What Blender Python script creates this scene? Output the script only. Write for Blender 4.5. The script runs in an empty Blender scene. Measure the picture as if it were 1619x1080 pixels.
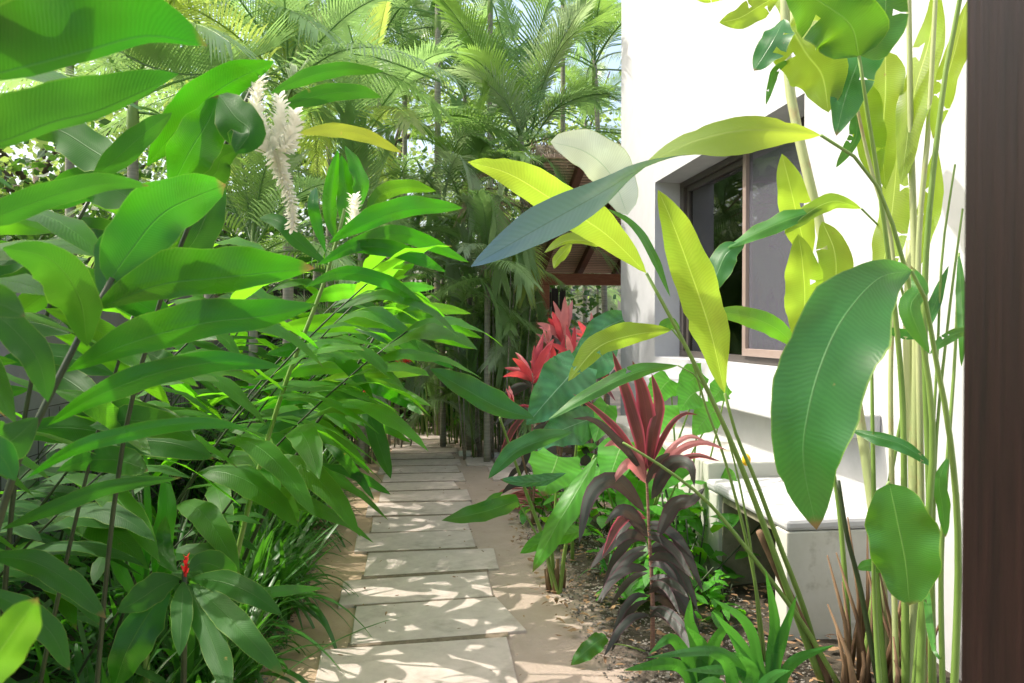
import bpy, math, random
from mathutils import Vector, Matrix, Quaternion, noise
R = math.radians
random.seed(7)
sc = bpy.context.scene
col = sc.collection
# ------------------------------------------------------------------ camera
F = 1259.0; CX = 809.5; CY = 540.0; H = 1.55
YAW = R(7.2); PITCH = -math.atan(20 / F)
cam = bpy.data.cameras.new('camera'); cam_o = bpy.data.objects.new('camera', cam); col.objects.link(cam_o)
cam.sensor_width = 36; cam.lens = F / 1619 * 36; cam.clip_start = 0.05; cam.clip_end = 400
cam_o.location = (0, 0, H); cam_o.rotation_euler = (R(90) + PITCH, 0, -YAW)
sc.camera = cam_o
cam.dof.use_dof = True; cam.dof.focus_distance = 4.2; cam.dof.aperture_fstop = 8.0
CM = cam_o.rotation_euler.to_matrix()
CAMP = Vector((0, 0, H))
def P(px, py, d):
    return CAMP + CM @ Vector(((px - CX) / F * d, -(py - CY) / F * d, -d))
def GP(px, py, z=0.0):
    v = CM @ Vector(((px - CX) / F, -(py - CY) / F, -1)); t = (z - H) / v.z
    return CAMP + v * t
def GX(px, d):                      # ground point under image column px at depth d
    p = P(px, 520, d); return Vector((p.x, p.y, 0))
Z = Vector((0, 0, 1))
# ------------------------------------------------------------------ materials
MATS = {}
def newmat(name):
    m = bpy.data.materials.new(name); m.use_nodes = True; MATS[name] = m
    nt = m.node_tree; nt.nodes.clear(); return m, nt, nt.nodes, nt.links
def N(nodes, t, **kw):
    n = nodes.new(t)
    for k, v in kw.items():
        if k.startswith('i_'): n.inputs[k[2:].replace('_', ' ')].default_value = v
        else: setattr(n, k, v)
    return n
def mth(nodes, links, op, a, b=None, c=None):
    n = nodes.new('ShaderNodeMath'); n.operation = op
    for i, x in enumerate((a, b, c)):
        if x is None: continue
        if isinstance(x, (int, float)): n.inputs[i].default_value = x
        else: links.new(x, n.inputs[i])
    return n.outputs[0]
def mixc(nodes, links, fac, a, b, blend='MIX'):
    n = nodes.new('ShaderNodeMix'); n.data_type = 'RGBA'; n.blend_type = blend
    for i, x in ((0, fac), (6, a), (7, b)):
        if isinstance(x, (int, float)): n.inputs[i].default_value = x
        elif isinstance(x, tuple): n.inputs[i].default_value = (*x[:3], 1)
        else: links.new(x, n.inputs[i])
    return n.outputs[2]
def leafmat(name, c1, c2, tr, tw=.4, rough=.38, rib=(.25, .42, .1), edge=None, veins=34, vs=.25, slant=3., spots=.0, spec=.5, ribw=.035, ribt=.55):
    """c1,c2 two base colours mottled; tr colour of light passing through; edge: margin colour"""
    m, nt, n, l = newmat(name)
    out = N(n, 'ShaderNodeOutputMaterial')
    uv = N(n, 'ShaderNodeUVMap'); sep = N(n, 'ShaderNodeSeparateXYZ'); l.new(uv.outputs[0], sep.inputs[0])
    u = sep.outputs[0]; v = mth(n, l, 'ABSOLUTE', mth(n, l, 'MULTIPLY_ADD', sep.outputs[1], 2., -1.))
    geo = N(n, 'ShaderNodeTexCoord'); oi = N(n, 'ShaderNodeObjectInfo')
    nw = N(n, 'ShaderNodeTexNoise', i_Scale=14., i_Detail=5.); l.new(geo.outputs['Object'], nw.inputs['Vector'])
    ph = mth(n, l, 'MULTIPLY_ADD', u, float(veins), mth(n, l, 'MULTIPLY', v, -slant))
    ph = mth(n, l, 'MULTIPLY_ADD', nw.outputs[0], 3.2 if veins > 20 else .5, ph)
    sn = mth(n, l, 'SINE', mth(n, l, 'MULTIPLY', ph, 6.283))
    ribf = mth(n, l, 'SUBTRACT', 1., mth(n, l, 'SMOOTH_MIN', mth(n, l, 'DIVIDE', v, ribw), 1., .3)); 
    ribf = mth(n, l, 'MAXIMUM', ribf, 0.)
    nz = N(n, 'ShaderNodeTexNoise', i_Scale=9., i_Detail=4.); l.new(geo.outputs['Object'], nz.inputs['Vector'])
    f0 = mth(n, l, 'ADD', mth(n, l, 'MULTIPLY', nz.outputs[0], .9), mth(n, l, 'MULTIPLY_ADD', oi.outputs['Random'], .7, -.3))
    f0 = mth(n, l, 'MINIMUM', mth(n, l, 'MAXIMUM', f0, 0.), 1.)
    base = mixc(n, l, f0, c1, c2)
    vm = mth(n, l, 'MULTIPLY_ADD', sn, vs * .22, 1.)
    vs = vs * .42
    hsv = N(n, 'ShaderNodeHueSaturation'); l.new(base, hsv.inputs['Color']); l.new(vm, hsv.inputs['Value']); base = hsv.outputs[0]
    if edge:
        ef = mth(n, l, 'SMOOTHSTEP', v, .55, .95) if False else mth(n, l, 'MINIMUM', mth(n, l, 'MAXIMUM', mth(n, l, 'MULTIPLY_ADD', v, 3.2, -1.9), 0.), 1.)
        base = mixc(n, l, ef, base, edge)
    base = mixc(n, l, mth(n, l, 'MULTIPLY', ribf, .8), base, rib)
    mgf = mth(n, l, 'MINIMUM', mth(n, l, 'MAXIMUM', mth(n, l, 'MULTIPLY_ADD', v, 22., -21.), 0.), .55)
    if veins > 20: base = mixc(n, l, mgf, base, (.3, .4, .08))
    trc = mixc(n, l, f0, tuple(x * .8 for x in tr), tr)
    hs2 = N(n, 'ShaderNodeHueSaturation'); l.new(trc, hs2.inputs['Color']); l.new(mth(n, l, 'MULTIPLY_ADD', sn, vs * .35, 1.), hs2.inputs['Value'])
    trc = mixc(n, l, mth(n, l, 'MULTIPLY', ribf, .6), hs2.outputs[0], tuple(min(1, x * ribt) for x in tr))
    if edge: trc = mixc(n, l, ef, trc, edge)
    if spots > 0:
        ns = N(n, 'ShaderNodeTexNoise', i_Scale=26., i_Detail=3.); l.new(geo.outputs['Object'], ns.inputs['Vector'])
        sf = mth(n, l, 'MINIMUM', mth(n, l, 'MAXIMUM', mth(n, l, 'MULTIPLY_ADD', ns.outputs[0], 14., -14 * (.76 - spots)), 0.), 1.)
        base = mixc(n, l, sf, base, (.3, .24, .07)); trc = mixc(n, l, sf, trc, (.4, .3, .06))
    if veins > 3:
        # browned tips, large pale and dark blotches
        tf = mth(n, l, 'MINIMUM', mth(n, l, 'MAXIMUM', mth(n, l, 'MULTIPLY_ADD', mth(n, l, 'MULTIPLY_ADD', nw.outputs[0], .22, mth(n, l, 'MULTIPLY_ADD', oi.outputs['Random'], .14, u)), 16., -18.75), 0.), .9)
        base = mixc(n, l, tf, base, (.2, .13, .05)); trc = mixc(n, l, tf, trc, (.28, .16, .05))
        nb = N(n, 'ShaderNodeTexNoise', i_Scale=4.5, i_Detail=3.); l.new(geo.outputs['Object'], nb.inputs['Vector'])
        h3 = N(n, 'ShaderNodeHueSaturation'); l.new(trc, h3.inputs['Color']); l.new(mth(n, l, 'MULTIPLY_ADD', nb.outputs[0], .9, .55), h3.inputs['Value'])
        l.new(mth(n, l, 'MULTIPLY_ADD', nb.outputs[0], .06, .47), h3.inputs['Hue']); trc = h3.outputs[0]
        h4 = N(n, 'ShaderNodeHueSaturation'); l.new(base, h4.inputs['Color']); l.new(mth(n, l, 'MULTIPLY_ADD', nb.outputs[0], .7, .65), h4.inputs['Value']); base = h4.outputs[0]
    pb = N(n, 'ShaderNodeBsdfPrincipled'); l.new(base, pb.inputs['Base Color']); pb.inputs['Roughness'].default_value = rough
    l.new(mth(n, l, 'MULTIPLY_ADD', nz.outputs[0], .35, rough - .17), pb.inputs['Roughness'])
    pb.inputs['Specular IOR Level'].default_value = spec
    bp = N(n, 'ShaderNodeBump', i_Strength=.3, i_Distance=.003)
    hgt = mth(n, l, 'ADD', mth(n, l, 'MULTIPLY', sn, .5 * vs * 2), mth(n, l, 'MULTIPLY', ribf, 1.5)); l.new(hgt, bp.inputs['Height'])
    l.new(bp.outputs[0], pb.inputs['Normal'])
    tb = N(n, 'ShaderNodeBsdfTranslucent'); l.new(trc, tb.inputs[0]); l.new(bp.outputs[0], tb.inputs['Normal'])
    mx = N(n, 'ShaderNodeMixShader'); mx.inputs[0].default_value = tw
    l.new(pb.outputs[0], mx.inputs[1]); l.new(tb.outputs[0], mx.inputs[2]); l.new(mx.outputs[0], out.inputs[0])
    return m
def solidmat(name, c1, c2=None, rough=.7, scale=6., detail=6., bump=.3, bdist=.01, stretch=None, spec=.4, c3=None, f3=.6, s3=1.2):
    m, nt, n, l = newmat(name)
    out = N(n, 'ShaderNodeOutputMaterial'); pb = N(n, 'ShaderNodeBsdfPrincipled'); l.new(pb.outputs[0], out.inputs[0])
    tc = N(n, 'ShaderNodeTexCoord'); mp = N(n, 'ShaderNodeMapping'); l.new(tc.outputs['Object'], mp.inputs[0])
    if stretch: mp.inputs['Scale'].default_value = stretch
    nz = N(n, 'ShaderNodeTexNoise', i_Scale=scale, i_Detail=detail, i_Roughness=.65); l.new(mp.outputs[0], nz.inputs['Vector'])
    cr = N(n, 'ShaderNodeValToRGB'); l.new(nz.outputs[0], cr.inputs[0])
    cr.color_ramp.elements[0].position = .32; cr.color_ramp.elements[1].position = .68
    cr.color_ramp.elements[0].color = (*c1, 1); cr.color_ramp.elements[1].color = (*(c2 or c1), 1)
    c = cr.outputs[0]
    if c3:
        n3 = N(n, 'ShaderNodeTexNoise', i_Scale=s3, i_Detail=5., i_Roughness=.7); l.new(tc.outputs['Object'], n3.inputs['Vector'])
        f = mth(n, l, 'MINIMUM', mth(n, l, 'MAXIMUM', mth(n, l, 'MULTIPLY_ADD', n3.outputs[0], 6., -6 * f3), 0.), 1.)
        c = mixc(n, l, f, c, c3)
    l.new(c, pb.inputs['Base Color']); pb.inputs['Roughness'].default_value = rough; pb.inputs['Specular IOR Level'].default_value = spec
    if bump:
        bp = N(n, 'ShaderNodeBump', i_Strength=bump, i_Distance=bdist); l.new(nz.outputs[0], bp.inputs['Height']); l.new(bp.outputs[0], pb.inputs['Normal'])
    return m
# leaves
M_GIN = leafmat('ginger_leaf', (.018, .085, .01), (.032, .125, .015), (.07, .38, .004), .5, .30, rib=(.12, .3, .05), veins=60, vs=.16, slant=5, spots=.01)
M_JOINT = solidmat('joint_soil', (.12, .09, .06), (.22, .17, .12), .95, 30., bump=.5)
M_GIN_D = leafmat('ginger_leaf_dull', (.02, .078, .016), (.036, .115, .022), (.08, .32, .012), .38, .5, spec=.2, rib=(.1, .2, .06), veins=60, vs=.25, slant=5, spots=.03)
M_GIN_Y = leafmat('ginger_leaf_old', (.07, .14, .02), (.11, .16, .02), (.34, .40, .03), .45, .45, rib=(.3, .3, .06), veins=50, vs=.2, spots=.06)
M_MASS = leafmat('mass_leaf', (.022, .09, .014), (.055, .165, .02), (.2, .62, .015), .56, .42, spec=.25, rib=(.12, .3, .06), veins=50, vs=.25, slant=5, spots=.02)
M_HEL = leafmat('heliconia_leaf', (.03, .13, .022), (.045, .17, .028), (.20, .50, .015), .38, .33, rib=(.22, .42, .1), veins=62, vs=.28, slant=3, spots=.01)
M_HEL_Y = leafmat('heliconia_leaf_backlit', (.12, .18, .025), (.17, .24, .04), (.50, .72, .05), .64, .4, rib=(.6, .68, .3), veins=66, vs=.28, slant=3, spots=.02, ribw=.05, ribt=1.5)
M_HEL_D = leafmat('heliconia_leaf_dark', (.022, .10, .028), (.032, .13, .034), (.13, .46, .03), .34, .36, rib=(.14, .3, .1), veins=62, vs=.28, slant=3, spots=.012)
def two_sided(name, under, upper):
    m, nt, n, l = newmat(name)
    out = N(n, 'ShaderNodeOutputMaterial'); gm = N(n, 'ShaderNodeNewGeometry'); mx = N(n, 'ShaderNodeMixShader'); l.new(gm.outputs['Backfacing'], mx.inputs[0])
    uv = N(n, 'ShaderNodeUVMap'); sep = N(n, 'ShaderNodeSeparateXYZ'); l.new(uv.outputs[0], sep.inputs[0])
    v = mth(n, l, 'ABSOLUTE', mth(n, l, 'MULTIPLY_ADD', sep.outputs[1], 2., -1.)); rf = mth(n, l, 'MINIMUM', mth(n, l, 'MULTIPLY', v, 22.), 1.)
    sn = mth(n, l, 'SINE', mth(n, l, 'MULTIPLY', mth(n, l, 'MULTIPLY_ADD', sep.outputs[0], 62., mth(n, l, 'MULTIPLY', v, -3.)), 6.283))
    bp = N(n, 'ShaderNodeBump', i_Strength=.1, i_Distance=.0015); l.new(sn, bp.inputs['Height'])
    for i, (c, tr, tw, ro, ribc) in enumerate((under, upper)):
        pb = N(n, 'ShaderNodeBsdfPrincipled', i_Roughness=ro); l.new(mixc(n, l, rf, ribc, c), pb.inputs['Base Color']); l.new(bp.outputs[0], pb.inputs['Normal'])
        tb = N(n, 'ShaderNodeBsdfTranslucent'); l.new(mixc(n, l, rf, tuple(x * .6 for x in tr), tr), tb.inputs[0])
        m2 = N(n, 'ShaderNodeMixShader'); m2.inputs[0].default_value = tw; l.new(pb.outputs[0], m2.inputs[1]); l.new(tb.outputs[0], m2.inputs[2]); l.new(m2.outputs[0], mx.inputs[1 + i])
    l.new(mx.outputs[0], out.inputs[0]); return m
M_LONG = two_sided('two_sided_heliconia_leaf', ((.12, .2, .03), (.5, .64, .05), .6, .4, (.35, .45, .12)), ((.12, .22, .29), (.12, .25, .08), .12, .25, (.08, .16, .15)))  # upper face: bluish base colour stands in for reflected sky
M_ALO = leafmat('alocasia_leaf', (.03, .13, .06), (.05, .18, .07), (.15, .45, .05), .3, .25, rib=(.3, .5, .3), veins=9, vs=.6, slant=1.5, ribw=.03)
M_ALO_B = leafmat('alocasia_leaf_bright', (.05, .22, .02), (.08, .3, .03), (.25, .7, .02), .5, .4, rib=(.3, .5, .15), veins=9, vs=.45, slant=1.5)
M_RED = leafmat('cordyline_red', (.42, .03, .045), (.55, .1, .11), (.75, .08, .1), .4, .35, rib=(.5, .08, .08), veins=4, vs=.1)
M_PINK = leafmat('cordyline_pink', (.5, .16, .17), (.62, .3, .28), (.8, .25, .25), .4, .35, rib=(.7, .35, .3), veins=4, vs=.1)
M_PUR = leafmat('cordyline_purple', (.038, .055, .042), (.075, .078, .07), (.16, .10, .07), .18, .5, spec=.35, rib=(.14, .07, .07), edge=(.09, .05, .055), veins=4, vs=.1)
M_PUE = leafmat('cordyline_pink_edge', (.07, .03, .028), (.11, .05, .035), (.3, .05, .06), .3, .38, rib=(.3, .06, .08), edge=(.55, .09, .14), veins=4, vs=.1)
M_PALM = leafmat('palm_green', (.09, .18, .06), (.16, .26, .085), (.34, .58, .09), .45, .32, veins=2, vs=.0, rib=(.1, .2, .06))
M_PALM_Y = leafmat('palm_yellow', (.19, .3, .06), (.32, .4, .1), (.58, .74, .14), .55, .36, veins=2, vs=.0, rib=(.3, .3, .06))
M_PALM_L = leafmat('palm_light', (.12, .235, .08), (.22, .35, .14), (.38, .62, .18), .48, .32, veins=2, vs=.0, rib=(.2, .3, .1))
M_PALM_G = leafmat('palm_greyish', (.2, .3, .19), (.3, .38, .25), (.48, .64, .28), .45, .3, veins=2, vs=.0, rib=(.16, .24, .12))
M_DEAD = leafmat('palm_dead', (.3, .22, .15), (.42, .34, .24), (.4, .28, .15), .25, .6, veins=2, vs=.0, rib=(.3, .2, .12))
M_GRASS = leafmat('strap_leaf', (.025, .10, .018), (.05, .16, .025), (.12, .42, .02), .35, .35, veins=2, vs=.0, rib=(.06, .2, .03))
M_LILY = leafmat('lily_leaf', (.03, .14, .03), (.05, .19, .04), (.14, .5, .04), .35, .3, veins=2, vs=.0, rib=(.08, .25, .05))
M_TREE = leafmat('tree_leaf', (.12, .22, .06), (.2, .31, .09), (.48, .66, .14), .48, .4, veins=2, vs=.0)
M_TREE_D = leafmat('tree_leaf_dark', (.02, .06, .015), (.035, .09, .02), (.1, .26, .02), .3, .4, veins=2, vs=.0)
M_FLOW = leafmat('cream_bract', (.92, .90, .80), (.96, .95, .90), (.93, .92, .76), .5, .6, veins=2, vs=.0, rib=(.6, .5, .35))
M_REDFL = leafmat('red_bract', (.55, .015, .02), (.65, .03, .03), (.8, .05, .04), .3, .4, veins=2, vs=0., rib=(.5, .02, .02))
# solids
M_STEM = solidmat('green_stem', (.12, .22, .04), (.2, .3, .07), .45, 8., bump=.2, stretch=(1, 1, .2))
M_STEMD = solidmat('dark_stem', (.018, .03, .01), (.04, .065, .02), .5, 8., bump=.2)
M_STEMP = solidmat('pale_sheath', (.30, .36, .15), (.42, .45, .22), .5, 9., bump=.3, stretch=(1, 1, .15), c3=(.35, .25, .12), f3=.56, s3=5)
M_STEMB = solidmat('dry_sheath', (.09, .05, .028), (.24, .15, .08), .8, 14., bump=.6, stretch=(1, 1, .12))
M_STEMR = solidmat('red_stem', (.16, .07, .05), (.34, .2, .14), .7, 3., bump=.8, stretch=(1, 1, 25))
M_TRUNK = solidmat('palm_trunk', (.16, .15, .11), (.34, .33, .26), .8, 5., bump=.6, stretch=(.3, .3, 6.), c3=(.12, .2, .06), f3=.58, s3=2.)
M_BARK = solidmat('bark', (.08, .06, .04), (.16, .12, .09), .9, 9., bump=.8, stretch=(1, 1, .3))
M_WALL = solidmat('white_render', (.43, .435, .44), (.48, .485, .49), .9, 5., bump=.35, bdist=.006, spec=.15, c3=(.37, .38, .37), f3=.58, s3=1.1)
M_WALLB = solidmat('stained_white_render', (.46, .46, .40), (.56, .56, .51), .9, 3., bump=.2, bdist=.005, spec=.15, c3=(.22, .21, .15), f3=.55, s3=2.4)
M_GWALL = solidmat('garden_wall_render', (.2, .185, .21), (.27, .25, .28), .9, 3., bump=.2, c3=(.2, .2, .19), f3=.55, s3=1.)
M_PAVE = solidmat('paver_stone', (.45, .375, .325), (.56, .475, .42), .8, 9., 9., bump=.35, bdist=.004, c3=(.36, .30, .255), f3=.53, s3=3.3)
M_CURB = solidmat('white_kerb', (.62, .6, .55), (.72, .7, .66), .85, 6., bump=.2)
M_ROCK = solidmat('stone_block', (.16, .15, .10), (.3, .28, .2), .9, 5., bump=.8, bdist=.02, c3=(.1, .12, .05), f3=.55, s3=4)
M_GRAV = solidmat('gravel_stone', (.08, .07, .06), (.26, .24, .2), .9, 2.2, 2., bump=.4)
M_LITTER = solidmat('dry_leaf', (.10, .05, .025), (.32, .2, .1), .8, 3., bump=.3)
M_POST = solidmat('dark_post_wood', (.005, .0025, .002), (.015, .0065, .005), .5, 14., bump=.5, bdist=.004, stretch=(6, 6, .25), spec=.25)
M_BEAM = solidmat('red_brown_wood', (.26, .09, .045), (.36, .14, .07), .5, 8., bump=.3, stretch=(1, 6, 6))
M_RAFT = solidmat('rafter_wood', (.10, .04, .025), (.17, .07, .04), .5, 8., bump=.3, stretch=(6, 1, 6))
M_BROWNDK = solidmat('dark_fence_wood', (.014, .012, .009), (.04, .033, .024), .8, 8., bump=.4, stretch=(6, 6, .4))
M_FRAME = solidmat('bronze_frame', (.07, .06, .052), (.085, .073, .063), .35, 4., bump=0)
M_FRAMEL = solidmat('light_frame', (.26, .2, .17), (.3, .235, .2), .4, 4., bump=0)
M_HOSE = solidmat('hose_rubber', (.32, .09, .08), (.42, .16, .13), .5, 6., bump=.1)
M_ROOM = solidmat('room_plaster', (.6, .57, .6), (.66, .63, .66), .9, 3., bump=0)
M_CURT = solidmat('room_dark', (.10, .09, .11), (.14, .13, .15), .9, 3., bump=0)
M_LEMON = solidmat('yellow_fruit', (.75, .4, .02), (.8, .5, .03), .4, 4., bump=.1)
M_THATCH = solidmat('thatch', (.5, .4, .27), (.72, .62, .46), .9, 14., bump=1., bdist=.03, stretch=(8, 1, 1))
def mat_reed():
    m, nt, n, l = newmat('reed_ceiling')
    out = N(n, 'ShaderNodeOutputMaterial'); pb = N(n, 'ShaderNodeBsdfPrincipled', i_Roughness=.7); l.new(pb.outputs[0], out.inputs[0])
    tc = N(n, 'ShaderNodeTexCoord'); sp = N(n, 'ShaderNodeSeparateXYZ'); l.new(tc.outputs['Object'], sp.inputs[0])
    w = mth(n, l, 'FRACT', mth(n, l, 'MULTIPLY', sp.outputs[1], 16.))
    w = mth(n, l, 'POWER', mth(n, l, 'ABSOLUTE', mth(n, l, 'MULTIPLY_ADD', w, 2., -1.)), 3.)
    nz = N(n, 'ShaderNodeTexNoise', i_Scale=5.); mp = N(n, 'ShaderNodeMapping'); mp.inputs['Scale'].default_value = (.5, 6, 6)
    l.new(tc.outputs['Object'], mp.inputs[0]); l.new(mp.outputs[0], nz.inputs['Vector'])
    c = mixc(n, l, nz.outputs[0], (.62, .42, .3), (.78, .6, .46)); c = mixc(n, l, w, c, (.05, .025, .015))
    l.new(c, pb.inputs['Base Color']); bp = N(n, 'ShaderNodeBump', i_Strength=.6, i_Distance=.02); bp.invert = True
    l.new(w, bp.inputs['Height']); l.new(bp.outputs[0], pb.inputs['Normal'])
    return m
M_REED = mat_reed()
def mat_glass(name, tint, refl):
    m, nt, n, l = newmat(name)
    out = N(n, 'ShaderNodeOutputMaterial'); tr = N(n, 'ShaderNodeBsdfTransparent'); tr.inputs[0].default_value = (*tint, 1)
    gl = N(n, 'ShaderNodeBsdfGlossy', i_Roughness=.02); fr = N(n, 'ShaderNodeFresnel', i_IOR=1.6)
    mx = N(n, 'ShaderNodeMixShader'); l.new(mth(n, l, 'ADD', fr.outputs[0], refl), mx.inputs[0])
    l.new(tr.outputs[0], mx.inputs[1]); l.new(gl.outputs[0], mx.inputs[2]); l.new(mx.outputs[0], out.inputs[0])
    return m
M_GLASS = mat_glass('window_glass', (.9, .9, .92), .07)
def mat_screen():
    m = mat_glass('screened_glass', (.45, .46, .5), .12); nt = m.node_tree; l = nt.links; out = [x for x in nt.nodes if x.type == 'OUTPUT_MATERIAL'][0]
    src = out.inputs[0].links[0].from_socket; df = nt.nodes.new('ShaderNodeBsdfDiffuse'); df.inputs[0].default_value = (.22, .22, .26, 1)
    mx = nt.nodes.new('ShaderNodeMixShader'); mx.inputs[0].default_value = .35; l.new(src, mx.inputs[1]); l.new(df.outputs[0], mx.inputs[2]); l.new(mx.outputs[0], out.inputs[0]); return m
M_SCREEN = mat_screen()
def mat_ground():
    m, nt, n, l = newmat('sandy_soil')
    out = N(n, 'ShaderNodeOutputMaterial'); pb = N(n, 'ShaderNodeBsdfPrincipled', i_Roughness=.95); l.new(pb.outputs[0], out.inputs[0])
    pb.inputs['Specular IOR Level'].default_value = .15
    tc = N(n, 'ShaderNodeTexCoord'); sp = N(n, 'ShaderNodeSeparateXYZ'); l.new(tc.outputs['Object'], sp.inputs[0])
    n1 = N(n, 'ShaderNodeTexNoise', i_Scale=1.6, i_Detail=8., i_Roughness=.7); l.new(tc.outputs['Object'], n1.inputs['Vector'])
    n2 = N(n, 'ShaderNodeTexNoise', i_Scale=38., i_Detail=6., i_Roughness=.8); l.new(tc.outputs['Object'], n2.inputs['Vector'])
    n3 = N(n, 'ShaderNodeTexNoise', i_Scale=7., i_Detail=6., i_Roughness=.7); l.new(tc.outputs['Object'], n3.inputs['Vector'])
    sand = mixc(n, l, n3.outputs[0], (.40, .275, .18), (.52, .39, .275))
    grey = mixc(n, l, n3.outputs[0], (.34, .265, .21), (.46, .37, .305))
    # the path bed is pinker on its left side, greyer cement on its right
    side = mth(n, l, 'MINIMUM', mth(n, l, 'MAXIMUM', mth(n, l, 'MULTIPLY_ADD', sp.outputs[0], 3., mth(n, l, 'MULTIPLY_ADD', n1.outputs[0], 2., -1.)), 0.), 1.)
    bed = mixc(n, l, side, sand, grey)
    soil = mixc(n, l, n2.outputs[0], (.02, .018, .013), (.10, .085, .062))
    # beds of dark soil: left of x=-.75, right of x=.95
    xx = mth(n, l, 'ADD', sp.outputs[0], mth(n, l, 'MULTIPLY_ADD', n3.outputs[0], .5, -.25))
    lft = mth(n, l, 'MULTIPLY_ADD', xx, -6., -4.3)
    yb = mth(n, l, 'MULTIPLY_ADD', sp.outputs[1], -2., 13.0)
    rgt = mth(n, l, 'MULTIPLY_ADD', xx, 6., -5.4)
    rgt = mth(n, l, 'MINIMUM', rgt, yb)
    bf = mth(n, l, 'MINIMUM', mth(n, l, 'MAXIMUM', mth(n, l, 'MAXIMUM', lft, rgt), 0.), 1.)
    c = mixc(n, l, bf, bed, soil)
    dk = mth(n, l, 'MINIMUM', mth(n, l, 'MAXIMUM', mth(n, l, 'MULTIPLY_ADD', n2.outputs[0], 5., -2.9), 0.), 1.)
    c = mixc(n, l, mth(n, l, 'MULTIPLY', dk, .35), c, (.2, .15, .1))
    l.new(c, pb.inputs['Base Color'])
    bp = N(n, 'ShaderNodeBump', i_Strength=.7, i_Distance=.012); l.new(n2.outputs[0], bp.inputs['Height']); l.new(bp.outputs[0], pb.inputs['Normal'])
    return m
M_GROUND = mat_ground()
# ------------------------------------------------------------------ mesh helpers
class MB:
    def __init__(s, o=Vector((0, 0, 0))): s.v = []; s.f = []; s.uv = []; s.o = Vector(o); s.m = []
    def add(s, vs, fs, uvs=None, mi=0):
        b = len(s.v); s.v += [tuple(Vector(x) - s.o) for x in vs]
        s.f += [tuple(b + i for i in f) for f in fs]; s.uv += (uvs or [(0, .25)] * len(vs)); s.m += [mi] * len(fs)
    def grid(s, rows, uvr=None):
        nr, nc = len(rows), len(rows[0]); vs = [p for r in rows for p in r]
        fs = [(i * nc + j, i * nc + j + 1, (i + 1) * nc + j + 1, (i + 1) * nc + j) for i in range(nr - 1) for j in range(nc - 1)]
        s.add(vs, fs, [u for r in uvr for u in r] if uvr else None)
    def tube(s, pts, rad, n=7, cap=True):
        k = len(pts); rows = []
        ref = None
        for i, p in enumerate(pts):
            t = (pts[min(i + 1, k - 1)] - pts[max(i - 1, 0)]).normalized()
            if ref is None: ref = t.orthogonal().normalized()
            ref = (ref - t * ref.dot(t)).normalized(); b = t.cross(ref)
            r = rad[i] if isinstance(rad, (list, tuple)) else rad
            rows.append([p + (ref * math.cos(a) + b * math.sin(a)) * r for a in [2 * math.pi * q / n for q in range(n)]])
        vs = [p for r in rows for p in r]
        fs = [(i * n + j, i * n + (j + 1) % n, (i + 1) * n + (j + 1) % n, (i + 1) * n + j) for i in range(k - 1) for j in range(n)]
        if cap: fs += [tuple(range(n))[::-1], tuple((k - 1) * n + j for j in range(n))]
        s.add(vs, fs)
    def box(s, a, b):
        x0, y0, z0 = a; x1, y1, z1 = b
        s.add([(x0, y0, z0), (x1, y0, z0), (x1, y1, z0), (x0, y1, z0), (x0, y0, z1), (x1, y0, z1), (x1, y1, z1), (x0, y1, z1)],
              [(0, 3, 2, 1), (4, 5, 6, 7), (0, 1, 5, 4), (1, 2, 6, 5), (2, 3, 7, 6), (3, 0, 4, 7)])
    def prism(s, poly, z0, z1):
        n = len(poly); s.add([(p[0], p[1], z0) for p in poly] + [(p[0], p[1], z1) for p in poly],
              [tuple(range(n))[::-1], tuple(range(n, 2 * n))] + [(i, (i + 1) % n, n + (i + 1) % n, n + i) for i in range(n)])
    def build(s, name, mat, parent=None, smooth=True, bevel=0, local=False):
        me = bpy.data.meshes.new(name); me.from_pydata(s.v, [], s.f)
        ul = me.uv_layers.new(name='UVMap')
        for lp in me.loops: ul.data[lp.index].uv = s.uv[lp.vertex_index]
        me.materials.append(mat)
        if smooth: me.polygons.foreach_set('use_smooth', [True] * len(me.polygons))
        me.update()
        o = bpy.data.objects.new(name, me); col.objects.link(o)
        if parent is not None: o.parent = parent
        else: o.location = s.o
        if bevel:
            b = o.modifiers.new('bevel', 'BEVEL'); b.width = bevel; b.segments = 2; b.limit_method = 'ANGLE'
        return o
def tag(o, label=None, cat=None, group=None, kind=None):
    for k, v in (('label', label), ('category', cat), ('group', group), ('kind', kind)):
        if v: o[k] = v
    return o
def thing(name, label, cat, loc=(0, 0, 0), group=None):
    o = bpy.data.objects.new(name, None); col.objects.link(o); o.location = loc; o.empty_display_size = .1
    return tag(o, label, cat, group)
def copy_tree(o, loc=None, rz=None, sc_=None, label=None, parent=None):
    c = o.copy(); col.objects.link(c)
    if parent is not None: c.parent = parent
    for ch in [x for x in bpy.data.objects if x.parent == o]: copy_tree(ch, parent=c)
    if loc is not None: c.location = loc
    if rz is not None: c.rotation_euler = (0, 0, rz)
    if sc_ is not None: c.scale = (sc_,) * 3
    if label: c['label'] = label
    return c
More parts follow.
